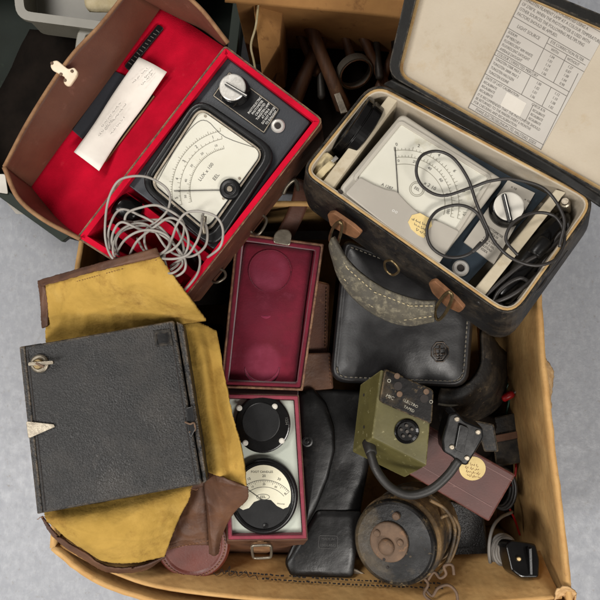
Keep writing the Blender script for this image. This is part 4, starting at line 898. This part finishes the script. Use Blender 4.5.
for k in range(31):
    a = math.radians(40+100*k/30); L_ = 3.5 if k % 5 == 0 else 2
    b.line(VM, [(VMc[0]+33*math.cos(a), VMc[1]-33*math.sin(a)), (VMc[0]+(33-L_)*math.cos(a), VMc[1]-(33-L_)*math.sin(a))], .35, 10.1)
b.line(VM, ell(263, 497, 6.5, 2.8, 24)+[(269.5, 497)], .5, 10.1)
obj('scale_lines', b, m_ink_soft, fd)
b = MB()
for k, t_ in enumerate(('0', '10', '20', '30', '40')):
    a = math.radians(138-96*k/4); b.text(VM, t_, VMc[0]+37*math.cos(a), VMc[1]-37*math.sin(a), math.sin(a), math.cos(a), 3.6, 10.15); b.text(VM, t_, VMc[0]+28.5*math.cos(a), VMc[1]-28.5*math.sin(a), math.sin(a), math.cos(a), 2.8, 10.15)
b.text(VM, 'FOOT CANDLES', 262, 472, 1, 0, 3, 10.15); b.text(VM, 'EEL', 263, 497, 1, 0, 3.8, 10.15); b.text(VM, 'ENGLAND', 281, 504, 1, .1, 1.6, 10.15)
obj('dial_lettering', b, m_ink, fd)
obj('needle', MB().tube([VM.pt(262, 500, 10.8), VM.pt(243, 486, 10.8)], .3, raw=True), m_ink, fd)
obj('zero_screw', MB().lathe(VM, (266, 523), [(2.8, 9), (2.8, 10.2), (1.2, 10)], 20), m_bake, s2)
obj('glass', MB().prism(VM, ell(263.5, 497, 28.5, 32, 48), 12, 11.5), m_glass, rm)

# ---------------------------------------------------------------- brown stitched case behind
sb = thing('stitched_case', 'brown stitched leather case standing behind the open velvet lined lid', 'leather case', (312, 330, 120))
obj('body', MB().hexa([(296, 275, 205), (330, 283, 205), (327, 392, 205), (290, 392, 205)], [(298, 278, 110), (325, 285, 110), (322, 385, 110), (292, 385, 110)]), m_brown, sb, bevel=3)
obj('flap', MB().hexa([(296, 353, 213), (331, 352, 212), (334, 389, 212), (298, 392, 213)], [(296, 355, 205), (330, 354, 204), (332, 388, 204), (298, 391, 205)]), m_tan, sb, bevel=2)
obj('stitching', MB().stitches([W(326.5, 288, 206.5), W(325, 350, 206.5)], 2.2, 1.6, .5).stitches([W(329, 357, 214), W(331, 386, 214)], 2.2, 1.6, .5), m_patch, sb)

# ---------------------------------------------------------------- black leather case with crest
cs = thing('crest_case', 'smooth black leather case with stitched rim and pressed crest under the suitcase handle', 'leather case', (400, 330, 110))
CP = Plane((340, 290, 226), (470, 325, 224), (400, 384, 222))
ct = rnd([(345, 240), (474, 290), (467, 386), (331, 381)], [8, 8, 16, 16], 5)
obj('body', MB().prism(CP, ct, 0, -105), m_dark, cs, bevel=3)
m_ = MB().dome(CP, inset(ct, -1), [(.97, -14), (1.0, -8), (1.005, 0), (.99, 4), (.965, 6), (.945, 6.2), (.93, 5.4), (.91, 6.4), (.8, 9), (.6, 11), (.35, 12), (.1, 12.3)])
for v in m_.b.verts:
    q = noise.noise(v.co*22)*.0022+noise.noise(v.co*55)*.0007; v.co.z += q
obj('lid', m_, m_black_leather, cs)
ci = inset(ct, 4.5)
obj('stitching', MB().stitches([CP.pt(x, y, 6.3) for x, y in ci[5:26]], 3, 1.8, .8), m_gthread, cs)
b = MB()
def tub(pl, pts, h, r_, closed=True): b.tube([pl.pt(x, y, h) for x, y in (pts+[pts[0]] if closed else pts)], r_, 6, raw=True)
oc = [(440+9*math.cos(math.radians(22.5+45*i)), 352-10.5*math.sin(math.radians(22.5+45*i))) for i in range(8)]
tub(CP, oc, 12.0, .7); tub(CP, [(440+6.5*math.cos(math.radians(22.5+45*i)), 352-8*math.sin(math.radians(22.5+45*i))) for i in range(8)], 12.0, .5)
tub(CP, [(440, 345), (440, 359)], 12.0, .6, False); tub(CP, [(434.5, 354), (445.5, 354)], 12.0, .6, False); tub(CP, [(435, 349), (445, 349), (443, 357), (437, 357)], 12.0, .5)
obj('crest', b, m_black_leather, cs)
# dark folded pouch right of / below it
pz = thing('leather_pouch', 'dark dusty leather pouch wedged under the right side of the black crest case', 'pouch', (445, 395, 90))
obj('body', MB().loft([[(440, 388, 190), (462, 386, 198), (480, 366, 194), (481, 330, 190)], [(438, 398, 192), (466, 398, 194), (489, 374, 186), (490, 336, 180)], [(438, 410, 176), (468, 410, 170), (496, 386, 158), (498, 346, 152)], [(440, 420, 140), (470, 422, 136), (502, 400, 120), (505, 352, 116)]], 7, 3, 40, 4), m_black_worn, pz, solid=4, smooth=True)
obj('seam_edge', MB().tube([W(438, 404, 190), W(455, 405, 190), W(474, 396, 188), W(486, 380, 182)], 1.4), m_brass if False else m_handle, pz)
obj('dark_fill', MB().loft([[(400, 380, 150), (440, 400, 150), (470, 410, 140), (500, 420, 110)], [(398, 420, 130), (440, 430, 130), (480, 440, 120), (512, 450, 90)], [(420, 480, 100), (450, 480, 100), (490, 500, 90), (515, 520, 70)]], 7, 12, 25, 8), m_shade_fill, None, solid=3, smooth=True, label='black crumpled cloth deep in the box at the right', category='cloth')

# ---------------------------------------------------------------- long black case
lc = thing('black_case', 'long matt black case with a tapering tongue flap standing in the middle of the box', 'black case', (328, 480, 60))
LP = Plane((300, 400, 209), (360, 400, 207), (320, 575, 210))
m_ = MB().dome(LP, rnd([(300, 396), (312, 388), (366, 391), (377, 404), (371, 455), (361, 508), (353, 579), (292, 578), (284, 562), (304, 518)], [6, 6, 8, 8, 8, 8, 8, 6, 6, 4], 4), [(.9, -140), (.97, -12), (1.0, -6), (1.0, -1), (.975, 2.5), (.93, 4), (.8, 6), (.5, 7.5), (.1, 8)])
for v in m_.b.verts:
    v.co.z += noise.noise(v.co*16)*.003
obj('body', m_, m_dark, lc)
LP = Plane((300, 400, 213), (360, 400, 211), (320, 575, 214))
obj('tongue', MB().dome(LP, rnd([(299, 392), (312, 387), (326, 402), (334.5, 427), (335.5, 450), (328.5, 479), (317, 508), (306, 527), (303, 480)], 4, 4), [(1.0, -3), (1.0, 3), (.975, 6), (.92, 7.6), (.75, 8.4), (.4, 8.8), (.1, 9)]), m_dark, lc)
pb2 = obj('press_stud', MB().lathe(LP, (307, 440), [(5.5, 8), (5.5, 9), (4, 9.3), (3.6, 8.6), (1.8, 8.6), (1.6, 9.8), (1, 10)], 28), m_bakem, lc)
obj('lower_panel', MB().dome(LP, rnd([(317, 510), (362, 511), (353, 577), (291, 575), (286, 563)], 4, 3), [(1.0, -2), (1.0, 3.4), (.97, 4.6), (.8, 5.2), (.3, 5.4)]), m_dark, lc)
b = MB(); b.line(LP, rnd([(319, 535), (338, 536), (337, 549), (318, 548)], 3, 3)+[(319, 538)], .5, 5.8); b.text(LP, 'MADE IN', 328, 539, 1, .05, 3.4, 5.8); b.text(LP, 'ENGLAND', 328, 545, 1, .05, 3.4, 5.8)
obj('pressed_mark', b, m_gthread if False else m_greengrey, lc)
b = MB(); b.stitches([LP.pt(330, 480, .6+7.6-7), LP.pt(345, 452, .6)], 1.2, 1.6, .4); 
for x in (299, 335): obj('foot', MB().hexa([(x-4.5, 576, 205), (x+4.5, 576.5, 205), (x+4.5, 582, 205), (x-4.5, 581.5, 205)], [(x-4.5, 573, 190), (x+4.5, 573.5, 190), (x+4.5, 579, 190), (x-4.5, 578.5, 190)]), m_steel, lc, bevel=1)

# ---------------------------------------------------------------- green box, cable and plug
gb = thing('green_box', 'olive green metal junction box with a black socket plate lying on its back', 'junction box', (395, 430, 235))
gt = [(381, 369, 292), (433, 391, 286), (427, 466, 284), (372, 438, 290)]
gbm = [(360, 384, 250), (412, 404, 245), (405, 478, 243), (352, 452, 248)]
obj('body', MB().hexa(gt, gbm), m_green, gb, bevel=1.8, seg=3)
GP = Plane(gt[0], gt[1], gt[3])
bp = rnd([(385, 368.5), (434, 390), (432, 425), (379.5, 402)], 4, 4)
pl_ = obj('black_plate', MB().prism(GP, bp, 6, 0), m_drum, gb, bevel=1.4)
each('screw', ((395.5, 375), (424.5, 390.5), (398, 393)), lambda b, c: b.lathe(GP, c, [(2.8, 6), (2.8, 6.8), (2, 7.2)], 16), m_rust, pl_)
each('screw_hole', ((396.5, 385), (422.5, 397.5)), lambda b, c: b.lathe(GP, c, [(4, 6.05), (4, 6.25)], 20), m_ink, pl_)
b = MB(); b.text(GP, 'MIC', 390, 397, 10, 5, 4.8, 6.3); b.text(GP, 'TAPED', 409, 409, 10, 5, 3.8, 6.3); b.text(GP, 'ELECTRO', 410.5, 403.5, 10, 5, 3.8, 6.3); b.text(GP, 'O', 389, 381, 10, 5, 5, 6.3); b.text(GP, 'O', 431, 402, 10, 5, 5, 6.3)
obj('plate_lettering', b, M('worn_white_paint', '#aaa595', '#6d675a', 300, (.45, .6), rough=.7), pl_)
sk = obj('socket', MB().lathe(GP, (406.5, 431), [(12, 0), (12, 1.6), (11, 2.4), (9, 1.2), (0, 1.2)], 36), m_bake, gb)
for a in range(6):
    b = MB()
    if a == 5: b.lathe(GP, (406.5, 431), [(1.6, 1.2), (1.6, 2.6)], 12); obj('socket_pin', b, m_toolmetal, sk); break
    t = math.radians(72*a+20); c_ = GP.pt(406.5, 431, 1.2); u, v = GP.basis(406, 431, 1, 0); b.lathe(GP, None, [(1.7, 0), (1.7, 1.6), (1.1, 2)], 12, org=c_+(u*math.cos(t)+v*math.sin(t))*.0055); obj('socket_pin', b, m_toolmetal, sk)
G2 = Plane(gt[0], gt[3], gbm[0])
each('screw_hole', ((364, 395), (364, 427)), lambda b, c: b.lathe(G2, c, [(1.6, .1), (1.6, .3)], 12), m_ink, gb)
lead = thing('plug_lead', 'thick grey rubber lead ending in a black plug block with four screws', 'plug lead', (420, 480, 250))
obj('cord', MB().tube([W(*p) for p in [(369, 445, 274), (371, 455, 284), (377, 471, 290), (390, 487, 292), (409, 495, 294), (430, 490, 296), (447, 476, 296), (459, 460, 296)]], 4.3, 14, 7), m_greengrey, lead)
obj('strain_relief', MB().tube([W(369, 443, 272), W(370, 448, 278), W(371.5, 454, 283)], 6.2, 14, 3, rs=lambda t: 6.8-1.4*t), m_greengrey, lead)
QP = Plane((449, 414, 302), (479, 430, 300), (445, 454, 298))
pk = obj('plug_block', MB().prism(QP, rnd([(449, 414), (457, 412), (465, 421), (483, 428), (484, 438), (476, 452), (467, 466), (459, 464), (452, 457), (443, 452), (442, 440)], 2.5, 3), 0, -24), m_bake, lead, bevel=2, seg=3)
obj('plug_rib', MB().prism(QP, rnd([(460, 424), (469, 428), (464, 454), (455, 450)], 2, 3), 3, -1), m_bake, pk, bevel=1.3)
each('screw', ((457, 419), (478, 432), (452, 447), (467, 458)), lambda b, c: b.lathe(QP, c, [(2.6, 0), (2.6, .8), (1.8, 1.1)], 16), m_nickel, pk)
obj('dark_block', MB().hexa([(474, 420, 262), (494, 424, 260), (499, 452, 256), (484, 452, 258)], [(476, 420, 215), (492, 424, 215), (496, 448, 215), (484, 448, 215)]), m_black_worn, None, bevel=2, label='dark block half hidden behind the black plug with four screws', category='block')

mv = thing('mauve_box', 'flat mauve brown box with a round cream sticker under the green junction box', 'flat box', (460, 475, 200))
mt = [(428, 425, 256), (516, 475, 246), (489, 522, 246), (408, 474, 256)]
mbm = [(426, 424, 226), (510, 472, 216), (484, 516, 216), (406, 470, 226)]
obj('body', MB().hexa(mt, mbm), m_mauve, mv, bevel=2.2, seg=3)
MVP = Plane(mt[0], mt[1], mt[3])
m_scr = M('mauve_scratch', '#86645f', rough=.6)
each('crease', ([(425, 432), (512, 481)], [(414, 462), (492, 507)], [(460, 446), (440, 486)]), lambda b, c: b.line(MVP, c, .4, .25), m_scr, mv)
sk2 = obj('sticker', MB().prism(MVP, ell(472.5, 468.5, 13.2, 12, 36), .5, 0), m_label, mv)
b = MB(); 
for k in range(4): scrib(MVP, 464+k, 463+k*4, 14, 3, 18, 1.5, .35, .7, b)
obj('handwriting', b, m_brown_edge, sk2)

# ---------------------------------------------------------------- dusty round drum
dr = thing('motor_drum', 'dusty black round motor drum with a rusty brown hub at the bottom of the box', 'motor', (400, 540, 120))
DP = Plane((394, 500, 262), (394, 587, 240), (436, 543, 247))
A = DP.pt(394, 543); ux = A-W(416, 524, 160)
axv = W(420, 522, 172)-A
Rd = 42.5*(H-250)/F
DA = Plane.__new__(Plane); DA.n = -axv.normalized(); DA.p = A
obj('casing', MB().lathe_axis(A-DA.n*.006, A+axv, [(Rd*.97, 0), (Rd*1.0, .04), (Rd*1.06, .08), (Rd*1.06, .3), (Rd*1.0, .32), (Rd*1.0, .55), (Rd*1.08, .58), (Rd*1.08, .9), (Rd*.9, 1)], 56), m_drumside, dr, bevel=.8)
obj('end_plate', MB().lathe(DA, (394, 543), [(Rd*1.0, -7), (Rd*1.02, -3), (Rd*.97, 0), (Rd*.9, .8), (Rd*.5, 1.6)], 56), m_drum, dr, bevel=.8)
hb2 = obj('hub', MB().lathe(DA, (390, 541), [(20, 1), (20, 4.5), (18.6, 5.5)], 40), m_rust, dr, bevel=.6)
obj('hub_knob', MB().lathe(DA, (388.5, 545), [(8.2, 5), (8, 8.5), (6, 10.5), (2, 11.2)], 24, True), m_rust, hb2)
each('screw', ((379, 531.5), (402, 541)), lambda b, c: b.lathe(DA, c, [(3.4, 5.4), (3.4, 7.4), (2.4, 8.2)], 14), m_rust, hb2)
obj('bolt', MB().lathe(DA, (397, 515.5), [(4, 1.2), (3.8, 4.5), (2.4, 5.6)], 16), m_rust, dr)
each('oil_hole', ((386, 558), (388, 567)), lambda b, c: b.lathe(DA, c, [(1.5, 5.6 if c[1] < 560 else 1.9), (1.5, 5.9 if c[1] < 560 else 2.2)], 12), m_ink, dr)
for i_, P in enumerate(([(428, 580), (434, 572), (440, 578), (446, 574), (444, 566), (452, 565), (454, 575)], [(424, 588), (432, 596), (438, 588), (448, 585), (456, 592), (458, 604)], [(422, 576), (428, 584), (424, 594), (432, 602)])):
    obj('scroll_bracket', MB().tube([W(x, y, 243+2*i) for i, (x, y) in enumerate(P)], 1.5, 8, 5), m_rust, dr)
each('frame_rod', ([(436, 520, 232), (450, 515, 230), (459, 530, 222), (452, 556, 222), (440, 572, 228)], [(430, 500, 240), (446, 510, 236), (455, 530, 226), (448, 560, 228), (436, 576, 234)]), lambda b, P: b.tube([W(*p) for p in P], 2.0), m_drumside, dr)
obj('paper_scrap', MB().loft([[(340, 576, 200), (352, 568, 206), (366, 574, 204)], [(346, 584, 198), (356, 582, 203), (372, 584, 200)]], 5, 3, 60, 3), m_steel, None, solid=1, smooth=True, label='crumpled grey foil scrap between the long black case and the round drum', category='foil scrap')

# ---------------------------------------------------------------- lower right corner
obj('grained_box', MB().hexa([(448, 500, 165), (484, 512, 165), (490, 574, 165), (450, 575, 165)], [(450, 500, 30), (480, 508, 30), (490, 556, 30), (450, 556, 30)]), m_blackbox, None, bevel=2.5, seg=3, label='black grained box low beside the round drum in the bottom right', category='black box')
gc = thing('plug_cable', 'black plug on a coiled grey cable in the bottom right corner of the box', 'plug cable', (515, 550, 110))
b = MB()
for k in range(7):
    r0 = 15-k*.9; cx, cy = 503+k*.6, 551+k*.2
    b.tube([W(cx+r0*.85*math.cos(a)+math.sin(k*3+a)*.8, cy+r0*1.1*math.sin(a), 188+k*3+2*math.sin(a*2+k)) for a in [2*math.pi*i/14 for i in range(14)]], 1.9, 8, 4, closed=True)
b.tube([W(492, 575, 190), W(489, 550, 194), (W(492, 530, 192)), W(500, 518, 180), W(512, 512, 150)], 1.9)
obj('cord', b, m_cord2, gc)
obj('plug_body', MB().prism(Plane((510, 545, 226), (538, 547, 222), (517, 576, 232)), rnd([(506, 545), (511, 540), (536, 544), (540, 560), (539, 578), (521, 578), (512, 571)], 3, 3), 0, -24), m_bake, gc, bevel=2, seg=3)
obj('plug_screw', MB().lathe(flat(230), (519, 559), [(2.4, -6), (2.4, .4), (1.6, .8)], 14), m_brass, gc)
obj('plug_rib', MB().prism(flat(229), [(529, 549), (532, 548), (533, 575), (530, 575)], 2.5, -3), m_bakem, gc, bevel=.5)
b = MB(); b.tube([W(498+13*math.cos(a*.9)+k_, 486+20*math.sin(a*.9)+k_*.6, 128+3*math.sin(a)+k_) for k_, a in [(i*.25, i*.7) for i in range(26)]], 2.2, 8, 5)
obj('black_lead', b, m_blackcord, None, label='coiled black lead in the shadow between the mauve box and the right wall', category='cable')
bx = thing('meter_box', 'small dark box with a pale rubbed edge deep beside the right wall', 'box', (505, 445, 20))
obj('body', MB().hexa([(490, 418, 120), (520, 412, 118), (526, 462, 118), (496, 468, 120)], [(486, 414, 10), (508, 410, 10), (512, 448, 10), (490, 452, 10)]), m_black_worn, bx, bevel=2)
obj('strap', MB().hexa([(492, 436, 123), (523, 430, 121), (524, 437, 121), (493, 443, 123)], [(492, 436, 118), (523, 430, 116), (524, 437, 116), (493, 443, 118)]), m_tan, bx, bevel=.6)
for nm, P, mt_, lab in (('red_wire', [(512, 440, 90), (516, 470, 110), (508, 500, 120), (515, 520, 120), (520, 535, 110)], m_redpl, 'thin red wire running down the right wall of the box'),
                       ('green_wire', [(500, 400, 100), (512, 380, 110), (505, 420, 105), (498, 440, 100), (506, 460, 95)], m_greenpl, 'thin dark green wire in the shadow at the right of the box')):
    obj(nm, MB().tube([W(*p) for p in P], 1.3), mt_, None, label=lab, category='wire')
rt = thing('screwdriver', 'small red handled screwdriver in the shadow at the right of the box', 'screwdriver', (508, 396, 120))
obj('grip', MB().lathe_axis(W(502, 399, 128), W(514, 393, 132), [(3, 0), (4.5, .1), (4.5, .8), (2.5, 1)], 14, True), m_redpl, rt)
obj('blade', MB().tube([W(514, 393, 132), W(519, 390.5, 134)], 1.3, raw=True), m_chrome, rt)
# hidden supports: closed boxes lying on the bottom of the carton
for lab, T4, z1 in (('dark brown case lying deep under the velvet lined case', [(212, 380), (296, 380), (296, 520), (212, 520)], 168), ('dark case lying deep under the mustard lined leather case', [(100, 330), (205, 330), (205, 490), (100, 490)], 200), ('dark case lying deep under the red lined case', [(130, 240), (290, 240), (280, 300), (130, 310)], 200), ('dark case lying deep below the suitcase and green junction box', [(370, 250), (470, 260), (465, 470), (380, 470)], 112)):
    obj('closed_case', MB().prism(flat(z1), rnd(T4, 5, 3), 0, 8-z1), m_shade_fill, None, bevel=3, label=lab, category='case', group='closed cases at the bottom of the carton')
